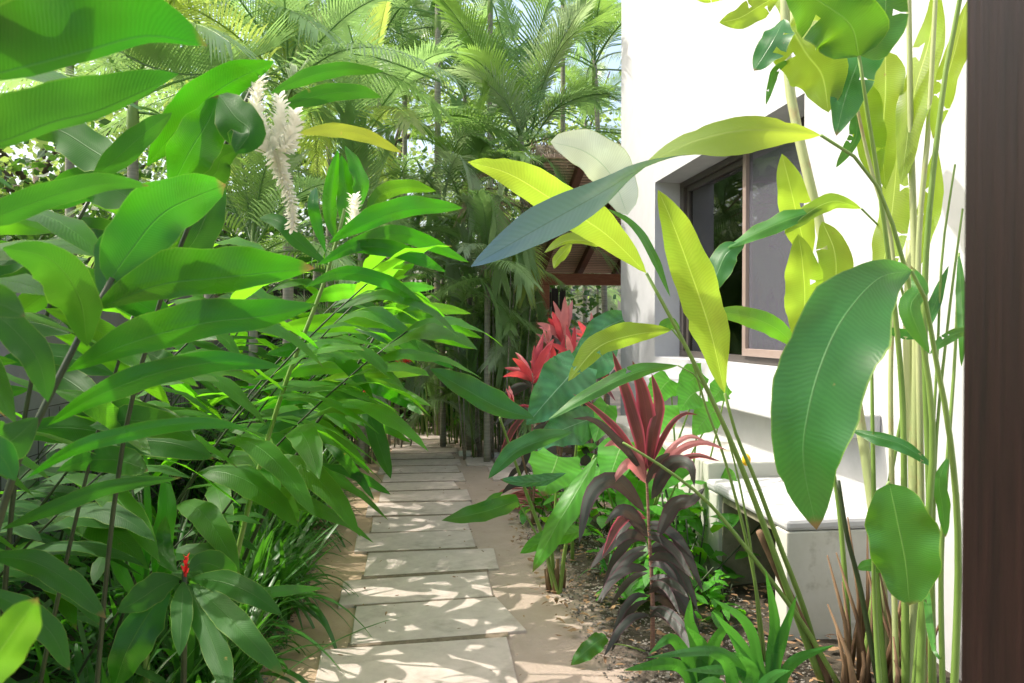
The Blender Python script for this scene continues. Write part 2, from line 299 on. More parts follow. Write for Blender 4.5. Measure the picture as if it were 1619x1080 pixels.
def spl(pts, n):
    pts = [Vector(p) for p in pts]
    if len(pts) == 2: pts = [pts[0], pts[0].lerp(pts[1], .5), pts[1]]
    ext = [pts[0] * 2 - pts[1]] + pts + [pts[-1] * 2 - pts[-2]]
    seg = len(pts) - 1; cum = [0]
    for i in range(seg): cum.append(cum[-1] + (pts[i + 1] - pts[i]).length)
    out = []
    for k in range(n + 1):
        d = cum[-1] * k / n; i = 0
        while i < seg - 1 and cum[i + 1] < d: i += 1
        t = (d - cum[i]) / max(1e-9, cum[i + 1] - cum[i])
        a, b, c, e = ext[i], ext[i + 1], ext[i + 2], ext[i + 3]
        out.append(.5 * ((2 * b) + (c - a) * t + (2 * a - 5 * b + 4 * c - e) * t * t + (3 * b - a - 3 * c + e) * t ** 3))
    return out
def tang(ps):
    k = len(ps); return [(ps[min(i + 1, k - 1)] - ps[max(i - 1, 0)]).normalized() for i in range(k)]
PROF = {
    'lance': lambda t: max(0., math.sin(math.pi * min(1, t) ** .85)) ** .75,
    'ginger': lambda t: (min(1, t / .34) ** .75 if t < .34 else 1.) * (1. if t < .45 else max(0, 1 - ((t - .45) / .55) ** 2.4) ** .85),
    'round': lambda t: max(0., math.sin(math.pi * t ** .9)) ** .55,
    'paddle': lambda t: min(1, t / .14) ** .5 * (1. if t < .4 else max(0, 1 - ((t - .4) / .6) ** 2.1) ** .9),
    'heart': lambda t: (.62 + .38 * min(1, t / .25)) * (1. if t < .3 else max(0, 1 - ((t - .3) / .7) ** 1.7)) ** .95,
    'strap': lambda t: (.6 + .4 * min(1, t / .2)) * (1 if t < .5 else max(0, 1 - ((t - .5) / .5) ** 1.8)),
    'oval': lambda t: max(0., math.sin(math.pi * t)) ** .6,
}
def leaf_geo(mb, ps, lats, wl, wr, prof='lance', nv=3, fold=.2, curl=.0, wave=.0, sweep=0., seed=0):
    rn = random.Random(seed * 7.13); notch = {}
    if len(ps) > 24:
        for _ in range(rn.randint(1, 3)): notch[(rn.randint(4, len(ps) - 4), rn.choice([-1, 1]))] = rn.uniform(.8, .93)
    ts = tang(ps); k = len(ps) - 1; rows = []; uvr = []; pf = PROF[prof]; nv_ = nv
    for i, p in enumerate(ps):
        t = i / k; la = lats[i] - ts[i] * lats[i].dot(ts[i]); la.normalize(); no = ts[i].cross(la)
        row = []; ur = []
        for j in range(-nv, nv + 1):
            s = j / nv; a = abs(s); w = (wr if s > 0 else wl) * pf(t)
            w *= 1 + .05 * math.sin(t * 21 + seed * 3 + (2 if s > 0 else 0)) * a
            if a > .99: w *= notch.get((i, 1 if s > 0 else -1), 1) * (1 + rn.uniform(-.02, .02))
            x = w * a; sg = 1 if s > 0 else -1
            q = p + la * (sg * x * math.cos(fold)) + no * (x * math.sin(fold) - curl * x * a)
            if wave: q += no * (wave * w * a * a * math.sin(t * 17 + seed * 1.7 + (1.3 if s > 0 else 0)))
            if sweep: q -= ts[i] * (sweep * x * (1 - t) ** 1.5)
            row.append(q); ur.append((t, .5 + s * .5))
        rows.append(row); uvr.append(ur)
    if 20 <= k <= 22 and nv == 3:
        cuts = {(rn.randint(5, k - 3), rn.choice([0, 1])) for _ in range(rn.randint(1, 3))}
        for (ci, sd_) in cuts:      # the two rims of a tear lie close together and curl apart
            for j in ([0, 1] if sd_ == 0 else [5, 6]):
                fr_ = 1 if j in (0, 6) else .5; e = rows[ci + 1][j] - rows[ci][j]
                rows[ci][j] = rows[ci][j] + e * (.47 - .10 * fr_); rows[ci + 1][j] = rows[ci + 1][j] - e * (.47 - .10 * fr_)
        nc = 7; b0 = len(mb.f); mb.grid(rows, uvr)
        kill = set()
        for (ci, sd_) in cuts:
            for j in ([0, 1] if sd_ == 0 else [4, 5]): kill.add(b0 + ci * (nc - 1) + j)
        mb.f = [f for q_, f in enumerate(mb.f) if q_ not in kill]; mb.m = [f for q_, f in enumerate(mb.m) if q_ not in kill]
        return
    mb.grid(rows, uvr)
SEED = [0]
def hleaf(root, pts, wl, wr=None, mat=None, prof='ginger', roll=(0, 0), fold=.2, curl=.15, wave=.12, nu=18, sweep=0., name='leaf', nv=3, label=None, cr=None):
    """leaf of a plant given by its midrib (image column, row, depth of each point, base first) and its half widths"""
    wr = wl if wr is None else wr; SEED[0] += 1
    W = [P(*q) for q in pts]; d = sum(q[2] for q in pts) / len(pts)
    ps = spl(W, nu); ts = tang(ps); lats = []
    for i, p in enumerate(ps):
        view = (p - CAMP).normalized(); la = view.cross(ts[i])
        if la.length < .2: la = CM @ Vector((0, 1, 0))
        la.normalize(); r = R(roll[0] + (roll[1] - roll[0]) * i / nu)
        lats.append(Quaternion(ts[i], r) @ la)
    cr = cr or 1 / max(.5, math.cos(R((roll[0] + roll[1]) / 2)))
    mb = MB(root.location if root else (0, 0, 0))
    leaf_geo(mb, ps, lats, wl * d / F * cr, wr * d / F * cr, prof, nv, fold, curl, wave, sweep, SEED[0])
    o = mb.build(name, mat, root)
    if label: o['label'] = label
    return o
def hstem(root, pts, r0, r1, mat, name='stem', n=16, nn=8):
    W = spl([P(*q) for q in pts], n); mb = MB(root.location)
    mb.tube(W, [r0 + (r1 - r0) * i / n for i in range(n + 1)], nn)
    return mb.build(name, mat, root)
def gleaf(mb, base, az, el, L, w, droop, prof='lance', nu=9, nv=1, fold=.25, curl=.1, wave=0., roll=0., stalk=0.):
    """generic leaf: azimuth az, elevation el, sagging by droop"""
    d = Vector((math.cos(az) * math.cos(el), math.sin(az) * math.cos(el), math.sin(el)))
    ps = [base + d * (L * s) - Z * (droop * L * s * s) for s in [i / nu for i in range(nu + 1)]]
    la = d.cross(Z)
    if la.length < .1: la = Vector((math.sin(az), -math.cos(az), 0))
    la.normalize(); la = Quaternion(d, roll) @ la
    leaf_geo(mb, ps, [la.copy() for _ in ps], w, w, prof, nv, fold, curl, wave, 0, random.random() * 9)
# ------------------------------------------------------------------ world and sun
w = bpy.data.worlds.new('World'); sc.world = w; w.use_nodes = True
wn = w.node_tree; bg = wn.nodes['Background']
sky = wn.nodes.new('ShaderNodeTexSky'); sky.sky_type = 'NISHITA'; sky.sun_disc = False
SD = Vector((-.66, .18, .93)).normalized()
sky.sun_elevation = math.asin(SD.z); sky.sun_rotation = math.atan2(SD.x, SD.y); sky.air_density = 1.2; sky.dust_density = 6.; sky.ozone_density = 1.
wn.links.new(sky.outputs[0], bg.inputs[0]); bg.inputs[1].default_value = .15
sl = bpy.data.lights.new('sun', 'SUN'); sl.energy = 2.1; sl.angle = R(.55); sl.color = (1, .95, .87)
so = bpy.data.objects.new('sun', sl); col.objects.link(so); so.rotation_euler = SD.to_track_quat('Z', 'Y').to_euler(); so.location = SD * 30
sc.view_settings.view_transform = 'Standard'; sc.view_settings.look = 'None'; sc.view_settings.gamma = 1; sc.view_settings.exposure = 1.42
sc.cycles.max_bounces = 9; sc.cycles.diffuse_bounces = 5; sc.cycles.transmission_bounces = 6; sc.cycles.transparent_max_bounces = 12; sc.cycles.glossy_bounces = 3
sc.cycles.sample_clamp_indirect = 6
# ------------------------------------------------------------------ ground and paving
g = MB(); nx, ny = 60, 80; rows = []
xs = [-60, -25, -12, -6] + [-3.5 + .15 * i for i in range(47)] + [6, 12, 25, 60]
ys = [-30, -8, 0] + [1 + .17 * i for i in range(76)] + [18, 30, 60, 120]
for y in ys:
    rows.append([Vector((x, y, .010 * noise.noise(Vector((x * 2.3, y * 2.3, 0))) + (.05 * noise.noise(Vector((x * 2, y * 2, 3))) if (x > 1.05 or x < -.85) else 0) - .006)) for x in xs])
g.grid(rows); o = g.build('ground', M_GROUND); tag(o, kind='structure')
PV = [[(508.6, 1026.5), (801.5, 1006), (823, 1094), (490, 1112)],
      [(562.8, 958), (784, 943), (833, 995.7), (553.3, 1017.7)],
      [(543, 918), (770, 903.7), (779.4, 941.5), (534.5, 957)],
      [(582, 873.8), (781, 866), (788.9, 897.4), (574.7, 910)],
      [(564.4, 844), (744.8, 837.6), (752, 864), (560, 871.6)],
      [(589.5, 817.8), (737, 813.5), (743, 837), (586.4, 840.8)],
      [(582.6, 795), (744, 792), (750, 811), (578, 814.6)],
      [(601.5, 777.8), (738.5, 773.7), (746, 790.5), (599, 792.3)],
      [(589, 763.6), (718, 760.5), (726, 772), (585.8, 776)],
      [(608, 749.5), (731, 747), (736, 759), (604, 761.5)],
      [(600, 737.5), (722, 735.5), (727, 745.6), (597, 748)],
      [(612, 727), (726, 725), (730, 734), (610, 736)],
      [(606, 718), (714, 716), (718, 723.6), (603, 725.6)],
      [(620, 709.5), (721, 708), (725, 715), (617, 716.6)],
      [(612, 702), (710, 701), (713, 706.8), (610, 708.3)],
      [(624, 695.5), (716, 694.5), (719, 699.8), (622, 701)],
      [(616, 689.5), (706, 688.7), (709, 693.5), (614, 694.3)],
      [(626, 684), (711, 683.3), (714, 687.6), (624, 688.5)]]
PLAB = ['large pale paver nearest the bottom edge of the path', 'sun-dappled pale paver with a big leaf shadow, second from the bottom', 'pale paver with small sun flecks and a left end jutting out, third up the path',
        'plain shaded grey paver, fourth up the path', 'wide shaded paver, fifth up the path', 'short paver beside the cut leaf end, sixth up the path']
ords = ['seventh', 'eighth', 'ninth', 'tenth', 'eleventh', 'twelfth', 'thirteenth', 'fourteenth', 'fifteenth', 'sixteenth', 'seventeenth', 'eighteenth']
for i, q in enumerate(PV):
    c = [GP(x, y, .012) for x, y in q]; cc = sum(c, Vector()) / 4
    m = MB(Vector((cc.x, cc.y, 0))); m.prism([(p.x, p.y) for p in reversed(c)], -.03, .010 + random.uniform(0, .004))
    o = m.build('paving_slab', M_PAVE, smooth=False, bevel=.006)
    tag(o, PLAB[i] if i < 6 else 'beige rectangular paver, %s up the path from the bottom' % ords[i - 6], 'paving slab', 'pavers laid across the path')
jm = MB(); 
for a, b in zip(PV[:-1], PV[1:]):       # a nearer, b farther
    t0, t1 = GP(*a[0], .007), GP(*a[1], .007); b0, b1 = GP(*b[3], .007), GP(*b[2], .007)
    x0 = max(t0.x, b0.x) - .01; x1 = min(t1.x, b1.x) + .01
    def ly(p, q_, x): return p.y + (q_.y - p.y) * (x - p.x) / (q_.x - p.x)
    n_ = 14; rws = [[], []]
    for i in range(n_ + 1):
        x = x0 + (x1 - x0) * i / n_
        rws[0].append(Vector((x, ly(t0, t1, x) - .012, .0075))); rws[1].append(Vector((x, ly(b0, b1, x) + .012 , .0075)))
    jm.grid(rws)
tag(jm.build('joint_soil', M_JOINT), 'thin dark soil lines in the joints between the pavers', 'soil', kind='stuff')
# side paving toward the terrace: square slabs
k = 0
for i, q in enumerate([[(735, 722), (775, 722), (782, 734), (738, 734)], [(780, 722), (850, 721), (862, 733), (786, 734)], [(772, 738), (835, 737), (850, 756), (780, 757)], [(842, 737), (930, 736), (952, 755), (856, 756)]]):
    c = [GP(x, y, .02) for x, y in q]; cc = sum(c, Vector()) / 4
    m = MB(Vector((cc.x, cc.y, 0))); m.prism([(p.x, p.y) for p in reversed(c)], -.02, .014)
    tag(m.build('terrace_slab', M_PAVE, smooth=False, bevel=.005), ['small side slab beside the palm stems right of the path', 'side slab behind the first red cordyline', 'side slab in front of the low white kerb stone', 'rightmost side slab beneath the elephant ear leaves'][i], 'paving slab')
for i, (x0, x1, y) in enumerate([(726, 745, 722), (779, 800, 725)]):
    a, b = GP(x0, y), GP(x1, y); m = MB(a); m.box((a.x, a.y, 0), (b.x, a.y + .12, .055))
    tag(m.build('kerb_stone', M_CURB, smooth=False, bevel=.008), ['small white kerb stone by the palm stems', 'white kerb stone right of the palm stems beside the cordyline'][i], 'kerb stone')
# gravel and leaf litter
def scatter(name, mat, areas, n, smin, smax, flat=.6, sd=1):
    rnd = random.Random(sd); m = MB()
    for _ in range(n):
        a = rnd.choices(areas, weights=[q[4] for q in areas])[0]
        x = rnd.uniform(a[0], a[1]); y = rnd.uniform(a[2], a[3]); s = rnd.uniform(smin, smax) * (1 if rnd.random() < .85 else 1.7)
        rot = Quaternion(Vector((rnd.random() - .5, rnd.random() - .5, rnd.random())).normalized(), rnd.random() * 6.28)
        vs = [Vector((1, 0, 0)), Vector((-1, 0, 0)), Vector((0, 1, 0)), Vector((0, -1, 0)), Vector((0, 0, 1)), Vector((0, 0, -1))]
        c = Vector((x, y, s * .3))
        pts = []
        for v in vs:
            q = rot @ (v * s * rnd.uniform(.6, 1)); q.z *= flat; pts.append(c + q)
        m.add(pts, [(0, 2, 4), (2, 1, 4), (1, 3, 4), (3, 0, 4), (2, 0, 5), (1, 2, 5), (3, 1, 5), (0, 3, 5)])
    o = m.build(name, mat, smooth=False); tag(o, kind='stuff'); return o
o = scatter('gravel', M_GRAV, [(-1.05, -.62, 3, 6.2, 3), (.85, 1.9, 2.8, 6.5, 4), (-.78, -.6, 3, 8, .5)], 9000, .004, .012)
tag(o, 'loose grey brown gravel between the path and the planting', 'gravel')
lit = MB(); rl = random.Random(5)
for _ in range(2600):
    if rl.random() < .5: x, y = rl.uniform(.75, 2.1), rl.uniform(2.9, 7)
    elif rl.random() < .8: x, y = rl.uniform(-1.6, -.6), rl.uniform(2.8, 9)
    else: x, y = rl.uniform(-.6, .9), rl.uniform(3, 12)
    L = rl.uniform(.015, .07) if abs(x) > .7 else rl.uniform(.008, .035)
    gleaf(lit, Vector((x, y, .03)), rl.random() * 6.28, rl.uniform(-.1, .25), L, L * rl.uniform(.08, .3), rl.uniform(0, .4), 'lance', 3, 1, rl.uniform(-.4, .4))
tag(lit.build('leaf_litter', M_LITTER), 'dry brown leaf and twig litter on the soil and path', 'leaf litter', kind='stuff')
# ------------------------------------------------------------------ house
XW = 2.45
# window opening
WY0, WY1, WZ0, WZ1 = 4.75, 7.84, 1.27, 3.03; XF = 2.76
hb = thing('white_house', 'white rendered house wall with a recessed window, right of the path', 'house', (XW, 3, 0))
m = MB(hb.location)
YE = 9.16; YB = -2.0; TOP = 6.5; XO = XW + .34
m.box((XW, YB, -.1), (XO, WY0, TOP)); m.box((XW, WY1, -.1), (XO, YE, TOP))
m.box((XW, WY0, -.1), (XO, WY1, WZ0)); m.box((XW, WY0, WZ1), (XO, WY1, TOP))
m.box((XO, YE - .3, -.1), (7.5, YE, TOP))
m.build('wall', M_WALL, hb, smooth=False)
m = MB(hb.location); m.box((XW - .2, 3.9, .98), (XW - .002, 8.0, 1.1)); m.build('ledge', M_WALL, hb, smooth=False, bevel=.01)
m = MB(hb.location)   # room behind the glass
rx0, rx1, ry0, ry1, rz0, rz1 = XO, 6.2, 3.2, 8.8, .3, 3.4
m.add([(rx0, ry0, rz0), (rx1, ry0, rz0), (rx1, ry1, rz0), (rx0, ry1, rz0), (rx0, ry0, rz1), (rx1, ry0, rz1), (rx1, ry1, rz1), (rx0, ry1, rz1)],
      [(0, 1, 2, 3), (7, 6, 5, 4), (1, 5, 6, 2), (2, 6, 7, 3), (0, 4, 5, 1)])
m.build('room', M_ROOM, hb, smooth=False)
m = MB(hb.location); rows = []
for i in range(60):
    y = 7.16 + (8.6 - 7.16) * i / 59; rows.append([Vector((2.90 + .02 * math.sin(i * .9), y, 1.0)), Vector((2.90 + .02 * math.sin(i * .9 + .2), y, 3.1))])
m.grid(rows); m.build('pale_pane_backing', M_ROOM, hb)  # pale sheet added behind the left pane to brighten what shows through
wf = MB(hb.location); t = .06
ym = 6.2
for (a, b) in (((XF - .05, WY0, WZ0 + .002), (XF + .03, WY1 - .002, WZ0 + t)), ((XF - .05, WY0, WZ1 - t), (XF + .03, WY1 - .002, WZ1 - .002)), ((XF - .05, WY1 - t - .05, WZ0 + t), (XF + .03, WY1 - .002, WZ1 - t)),
               ((XF - .02, WY1 - t - .11, WZ0 + t), (XF + .03, WY1 - t - .055, WZ1 - t)), ((XF - .02, ym + .05, WZ1 - t - .05), (XF + .02, WY1 - t - .11, WZ1 - t)), ((XF - .05, WY0, WZ0 + t), (XF + .03, WY0 + t, WZ1 - t))):
    wf.box(a, b)
wfo = wf.build('window_frame', M_FRAME, hb, smooth=False, bevel=.004)
m = MB(hb.location); m.box((XF - .075, ym - .03, WZ0 + t), (XF - .03, ym + .035, WZ1 - t)); m.box((XF - .08, WY0 + t, WZ0 + t), (XF - .035, ym - .03, WZ0 + t + .06)); m.build('sash_rail', M_FRAMEL, wfo, smooth=False, bevel=.003)
m = MB(hb.location); m.box((XF - .028, ym + .036, WZ0 + t), (XF - .02, ym + .085, WZ1 - t)); m.build('sash_stile', M_FRAME, wfo, smooth=False)
m = MB(hb.location); m.box((XF, ym - .02, WZ0 + t), (XF + .006, WY1 - t, WZ1 - t)); m.build('glass_pane', M_GLASS, wfo, smooth=False)
m = MB(hb.location); m.box((XF - .045, WY0 + t, WZ0 + t), (XF - .039, ym, WZ1 - t)); m.build('glass_pane', M_SCREEN, wfo, smooth=False)
# low masonry counter with an open niche along the wall
XC = 1.84; ct = thing('masonry_counter', 'low white masonry counter with a dark open niche, against the house wall', 'counter', (XC, 3.72, 0))
y0 = 3.72
m = MB(ct.location); m.box((XC, y0, -.05), (XW - .003, y0 + .13, .545)); m.build('pier', M_WALLB, ct, smooth=False, bevel=.008)
m = MB(ct.location); m.box((XC + .004, 4.62, -.05), (XW - .003, 4.80, .545)); m.build('pier', M_WALLB, ct, smooth=False, bevel=.008)
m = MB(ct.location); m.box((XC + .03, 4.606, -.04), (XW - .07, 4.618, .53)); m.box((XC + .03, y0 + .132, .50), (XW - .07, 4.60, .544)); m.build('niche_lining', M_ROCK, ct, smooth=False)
m = MB(ct.location); m.box((XC - .004, y0 - .004, .547), (XW - .003, 4.81, .607)); m.build('counter_top', M_WALL, ct, smooth=False, bevel=.02)
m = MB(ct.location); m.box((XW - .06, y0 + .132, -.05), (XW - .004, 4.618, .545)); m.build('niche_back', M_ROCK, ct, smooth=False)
lw = MB(Vector((XC, 4.8, 0))); lw.box((XC + .02, 4.83, -.05), (XW - .003, 7.6, .70)); 
tag(lw.build('garden_bench_wall', M_WALLB, smooth=False, bevel=.01), 'low white plinth wall beyond the niche counter, under the window', 'low wall')
rk = MB(GP(1105, 905)); base = GP(1105, 905)
for (dx, dy, sx, sy, sz) in ((0, 0, .2, .13, .09),):
    vs = []
    import itertools
    rows = []
    for a in range(9):
        th = math.pi * a / 8; rows.append([base + Vector((sx * math.sin(th) ** .5 * math.cos(ph) * (1 + .1 * math.sin(3 * ph + a)), sy * math.sin(th) ** .5 * math.sin(ph), sz * math.cos(th) * (1.1 if th < 1.5 else .6) + .03)) for ph in [2 * math.pi * b / 14 for b in range(15)]])
    rk.grid(rows)
tag(rk.build('stone_block', M_ROCK), 'mossy flat stone lying on the soil by the plinth wall', 'stone')
# left garden wall with wire trellis
gw = MB(Vector((-2.3, 0, 0))); gw.box((-2.45, -1, -.1), (-2.3, 13.5, 1.9)); gwo = gw.build('garden_wall', M_GWALL, smooth=False)
tag(gwo, 'plain grey mauve garden wall half hidden behind the ginger plants', 'wall')
tr = MB(Vector((-2.26, 0, 0)))
for i in range(70): tr.tube([Vector((-2.25, .5 + i * .15, .05)), Vector((-2.25, .5 + i * .15, 1.05))], .003, 4)
for j in range(8): tr.tube([Vector((-2.255, .5, .1 + j * .14)), Vector((-2.255, 11, .1 + j * .135))], .003, 4)
tag(tr.build('wire_trellis', M_BROWNDK), 'thin dark wire trellis in front of the grey garden wall', 'trellis')
# board fence put in behind the palms as a dark backing for the deep shade
fo = thing('timber_fence', 'dark upright board fence added to deepen the shade at the end of the path', 'fence', (0, 13.2, 0))
m = MB(fo.location); x = -3.
rf = random.Random(3)
while x < 2.6:
    wd = rf.uniform(.09, .13); m.box((x, 13.2 + rf.uniform(-.02, .02), 0), (x + wd, 13.25, 2.2 + rf.uniform(-.05, .05))); x += wd + rf.uniform(.008, .03)
m.build('boards', M_BROWNDK, fo, smooth=False)
m = MB(fo.location); m.box((-3, 13.26, .4), (2.6, 13.31, .5)); m.box((-3, 13.26, 1.6), (2.6, 13.31, 1.7)); m.build('rail', M_BROWNDK, fo, smooth=False)
# near wooden post
pp = P(1521, 540, .80); po = MB(Vector((pp.x, pp.y, 0))); po.box((pp.x, pp.y - .13, -.05), (pp.x + .16, pp.y, 3.4))
tag(po.build('wooden_post', M_POST, smooth=False, bevel=.004), 'dark brown wooden post standing close at the right edge', 'post')
# ------------------------------------------------------------------ pergola roof
pg = thing('pergola', 'wooden terrace roof with rafters, reed ceiling and thatched edge', 'pergola', GX(858, 12.4))
yb = 12.3; zb = 2.26; xl = GX(846, 12.3).x; yf = 9.5; zf = 3.36; xlf = GX(868, 9.6).x; xr = 6.5
m = MB(pg.location); m.box((xl, yb, zb - .02), (xr, yb + .14, zb + .16)); m.build('beam', M_BEAM, pg, smooth=False, bevel=.01)
def slope(m, x0, x1, x0f, x1f, dz0, dz1):
    v = [Vector((x0, yb + .5, zb - .06 + dz0)), Vector((x1, yb + .5, zb - .06 + dz0)), Vector((x1f, yf, zf + dz0)), Vector((x0f, yf, zf + dz0))]
    v2 = [p + Z * (dz1 - dz0) for p in v]
    m.add(v + v2, [(0, 1, 2, 3), (7, 6, 5, 4), (0, 4, 5, 1), (1, 5, 6, 2), (2, 6, 7, 3), (3, 7, 4, 0)])
m = MB(pg.location); slope(m, xl - .15, xr, xlf - .1, xr, .26, .30); m.build('reed_ceiling', M_REED, pg, smooth=False)
m = MB(pg.location)
n_r = 9
for i in range(n_r):
    a = xl + .12 + i * .62; m2 = MB(pg.location)
    slope(m2, a, a + .09, a, a + .09, .14, .257); m2.build('rafter', M_RAFT, pg, smooth=False)
m = MB(pg.location); rt = random.Random(2); slope(m, xl - .2, xr, xlf - .15, xr, .305, .40)
for i in range(2600):
    x = rt.uniform(xlf - .2, xr); y = rt.uniform(yf - .04, yf + .25); s_ = (y - yf) / (yb + .5 - yf); z = zf + .40 - (zf - zb) * s_
    gleaf(m, Vector((x, y + .1, z + rt.uniform(-.06, .05))), -math.pi / 2 + rt.uniform(-.5, .5), rt.uniform(-.2, .5), rt.uniform(.15, .32), .007, rt.uniform(.1, .6), 'strap', 2, 1, 0)
m.build('thatch', M_THATCH, pg)
m = MB(pg.location); q = pg.location; m.box((q.x - .08, yb + .01, 0), (q.x + .12, yb + .13, zb - .022)); m.build('post', M_BEAM, pg, smooth=False, bevel=.008)
# neighbour building seen under the roof
nb = thing('far_white_building', 'pale building glimpsed far behind under the pergola roof', 'building', (5, 24, 0))
m = MB(nb.location); m.box((2.5, 24, 0), (9, 27, 2.6)); m.build('wall', M_WALLB, nb, smooth=False)
m = MB(nb.location); m.box((2.3, 23.7, 2.6), (9.2, 27.2, 2.75)); m.build('roof', M_GWALL, nb, smooth=False)
m = MB(nb.location); m.box((4, 23.97, .9), (5, 24.02, 2.)); m.build('window', M_CURT, nb, smooth=False)
# garden hose coil
hc = GP(838, 800); m = MB(hc); pts = []
for i in range(260):
    a = i * .22; lay = i / 260; r = .20 + .035 * math.sin(a * .37) + .02 * math.sin(a * .11 + 1)
    pts.append(hc + Vector((r * math.cos(a) * 1.05 + .02 * math.sin(a * .21), r * math.sin(a) * 1.1, .02 + .09 * lay + .012 * math.sin(a * 1.7))))
pts += [hc + Vector((.25 + .05 * i, -.12 - .03 * i, .02)) for i in range(8)]
m.tube(pts, .0085, 6); tag(m.build('garden_hose', M_HOSE), 'coiled reddish garden hose lying on the ground right of the path', 'hose')
fr = P(1180, 727, 4.3); m = MB(fr); rows = []
for a in range(9):
    th = math.pi * a / 8; rows.append([fr + Vector((.024 * math.sin(th) * math.cos(ph), .024 * math.sin(th) * math.sin(ph), .034 * math.cos(th))) for ph in [2 * math.pi * b / 10 for b in range(11)]])
m.grid(rows); 
fro = m.build("fruit", M_LEMON)
tag(fro, "small yellow orange fruit hanging behind the heliconia stalks", "fruit")
# ================================================================== PLANTS
def gplant(name, label, cat, px, d, group=None):
    return thing(name, label, cat, GX(px, d), group)
M_G1 = leafmat('ginger_leaf_deep', (.018, .085, .01), (.032, .125, .015), (.045, .27, .003), .45, .36, rib=(.12, .3, .05), veins=60, vs=.22, slant=5, spots=.01)
GY, GD, GO = M_GIN, M_GIN_D, M_GIN_Y
# ---- A: nearest ginger cane, large glowing leaves left
A = gplant('ginger_plant', 'nearest tall ginger cane with broad glowing green leaves fanning right from its dark stem', 'ginger plant', -140, 1.3)
hstem(A, [(-150, 2140, 1.3), (-60, 1200, 1.28), (-5, 830, 1.26), (42, 700, 1.27), (92, 600, 1.3), (132, 520, 1.33), (178, 440, 1.36)], .011, .005, M_STEMD)
hleaf(A, [(172, 448, 1.36), (205, 400, 1.38), (262, 335, 1.42), (357, 292, 1.5)], 52, 42, GY, 'round', (-12, 8), .12)
hleaf(A, [(150, 490, 1.34), (250, 452, 1.36), (350, 440, 1.4), (498, 424, 1.48)], 52, 24, GY, 'ginger', (0, 5), .2)
hleaf(A, [(105, 588, 1.3), (200, 545, 1.31), (320, 512, 1.35), (420, 500, 1.38), (501, 482, 1.42)], 38, 24, GY, 'ginger', (5, 0), .2)
hleaf(A, [(75, 673, 1.27), (150, 628, 1.27), (250, 590, 1.3), (350, 572, 1.33), (446, 580, 1.36)], 22, 20, GY, 'ginger', (10, 0), .25)
hleaf(A, [(40, 757, 1.25), (120, 708, 1.25), (220, 680, 1.28), (320, 668, 1.3), (400, 679, 1.33)], 12, 14, GY, 'ginger', (0, 0), .25)
hleaf(A, [(138, 548, 1.32), (125, 470, 1.25), (80, 410, 1.2), (3, 392, 1.15)], 46, 30, GD, 'ginger', (-20, -10), .3)
hleaf(A, [(-40, 470, 1.2), (20, 520, 1.2), (60, 570, 1.2), (76, 636, 1.2)], 26, 26, GD, 'ginger', (0, 0), .2)
hleaf(A, [(160, 470, 1.36), (190, 400, 1.45), (240, 350, 1.5), (300, 330, 1.55)], 35, 35, GY, 'ginger', (10, 0), .2)
hleaf(A, [(60, 660, 1.27), (10, 700, 1.2), (-40, 690, 1.15), (-90, 720, 1.1)], 34, 34, GD, 'ginger')
# ---- B: top-left cane close to the lens
B = gplant('ginger_plant', 'ginger cane at the top left whose huge leaves hang across the corner', 'ginger plant', -420, 1.05)
hstem(B, [(-420, 2400, 1.05), (-330, 1200, 1.0), (-230, 600, .98), (-140, 200, .98), (-90, 60, .98)], .012, .006, M_STEMD)
hleaf(B, [(-110, 140, .95), (20, 112, .97), (130, 84, 1.0), (235, 58, 1.03), (328, 73, 1.06)], 95, 14, M_G1, 'ginger', (0, 0), .1, curl=.05, label='broad leaf with a sunlit tip')
hleaf(B, [(-110, 250, 1.0), (10, 222, 1.02), (80, 195, 1.05), (150, 178, 1.1), (215, 150, 1.13), (283, 117, 1.15)], 62, 12, GD, 'ginger', (0, 0), .25)
hleaf(B, [(-120, 370, 1.1), (0, 340, 1.12), (90, 308, 1.15), (170, 290, 1.2), (236, 294, 1.24)], 24, 18, GD, 'ginger', (0, 0), .2)
hleaf(B, [(-150, 40, .95), (-60, 10, .95), (30, -8, 1.0), (120, -30, 1.0)], 40, 30, GD, 'ginger')
hleaf(B, [(-120, 560, .85), (-60, 500, .85), (-10, 480, .85), (40, 500, .85)], 40, 30, GD, 'ginger')
hleaf(B, [(-90, 700, 1.1), (-40, 705, 1.1), (0, 720, 1.1), (24, 760, 1.1)], 26, 26, GY, 'ginger')
# ---- C: cane bearing the cream flower spike
C = gplant('ginger_plant', 'ginger cane with grey green leaves carrying the long drooping cream flower spike', 'ginger plant', 120, 2.0)
hstem(C, [(120, 1500, 2.0), (180, 800, 1.98), (240, 520, 1.95), (310, 330, 1.93), (380, 180, 1.92), (398, 140, 1.92)], .007, .005, M_STEMD)
hleaf(C, [(232, 262, 1.85), (290, 195, 1.84), (350, 140, 1.84), (434, 97, 1.84)], 36, 26, GY, 'ginger', (0, 0), .2)
hleaf(C, [(270, 300, 1.8), (300, 240, 1.8), (330, 190, 1.82), (345, 150, 1.82)], 34, 40, GY, 'ginger', (10, 10), .2)
hleaf(C, [(346, 150, 1.75), (372, 185, 1.72), (395, 208, 1.7), (372, 243, 1.7)], 30, 42, GD, 'round', (20, 20), .3, label='bent grey blue leaf tip hanging down')
hleaf(C, [(425, 150, 1.95), (480, 124, 2.0), (540, 110, 2.05), (607, 113, 2.1)], 13, 12, GD, 'ginger', (10, 0), .25)
hleaf(C, [(430, 178, 1.95), (500, 152, 1.98), (560, 145, 2.0), (604, 154, 2.05)], 15, 14, GD, 'ginger', (0, 0), .2)
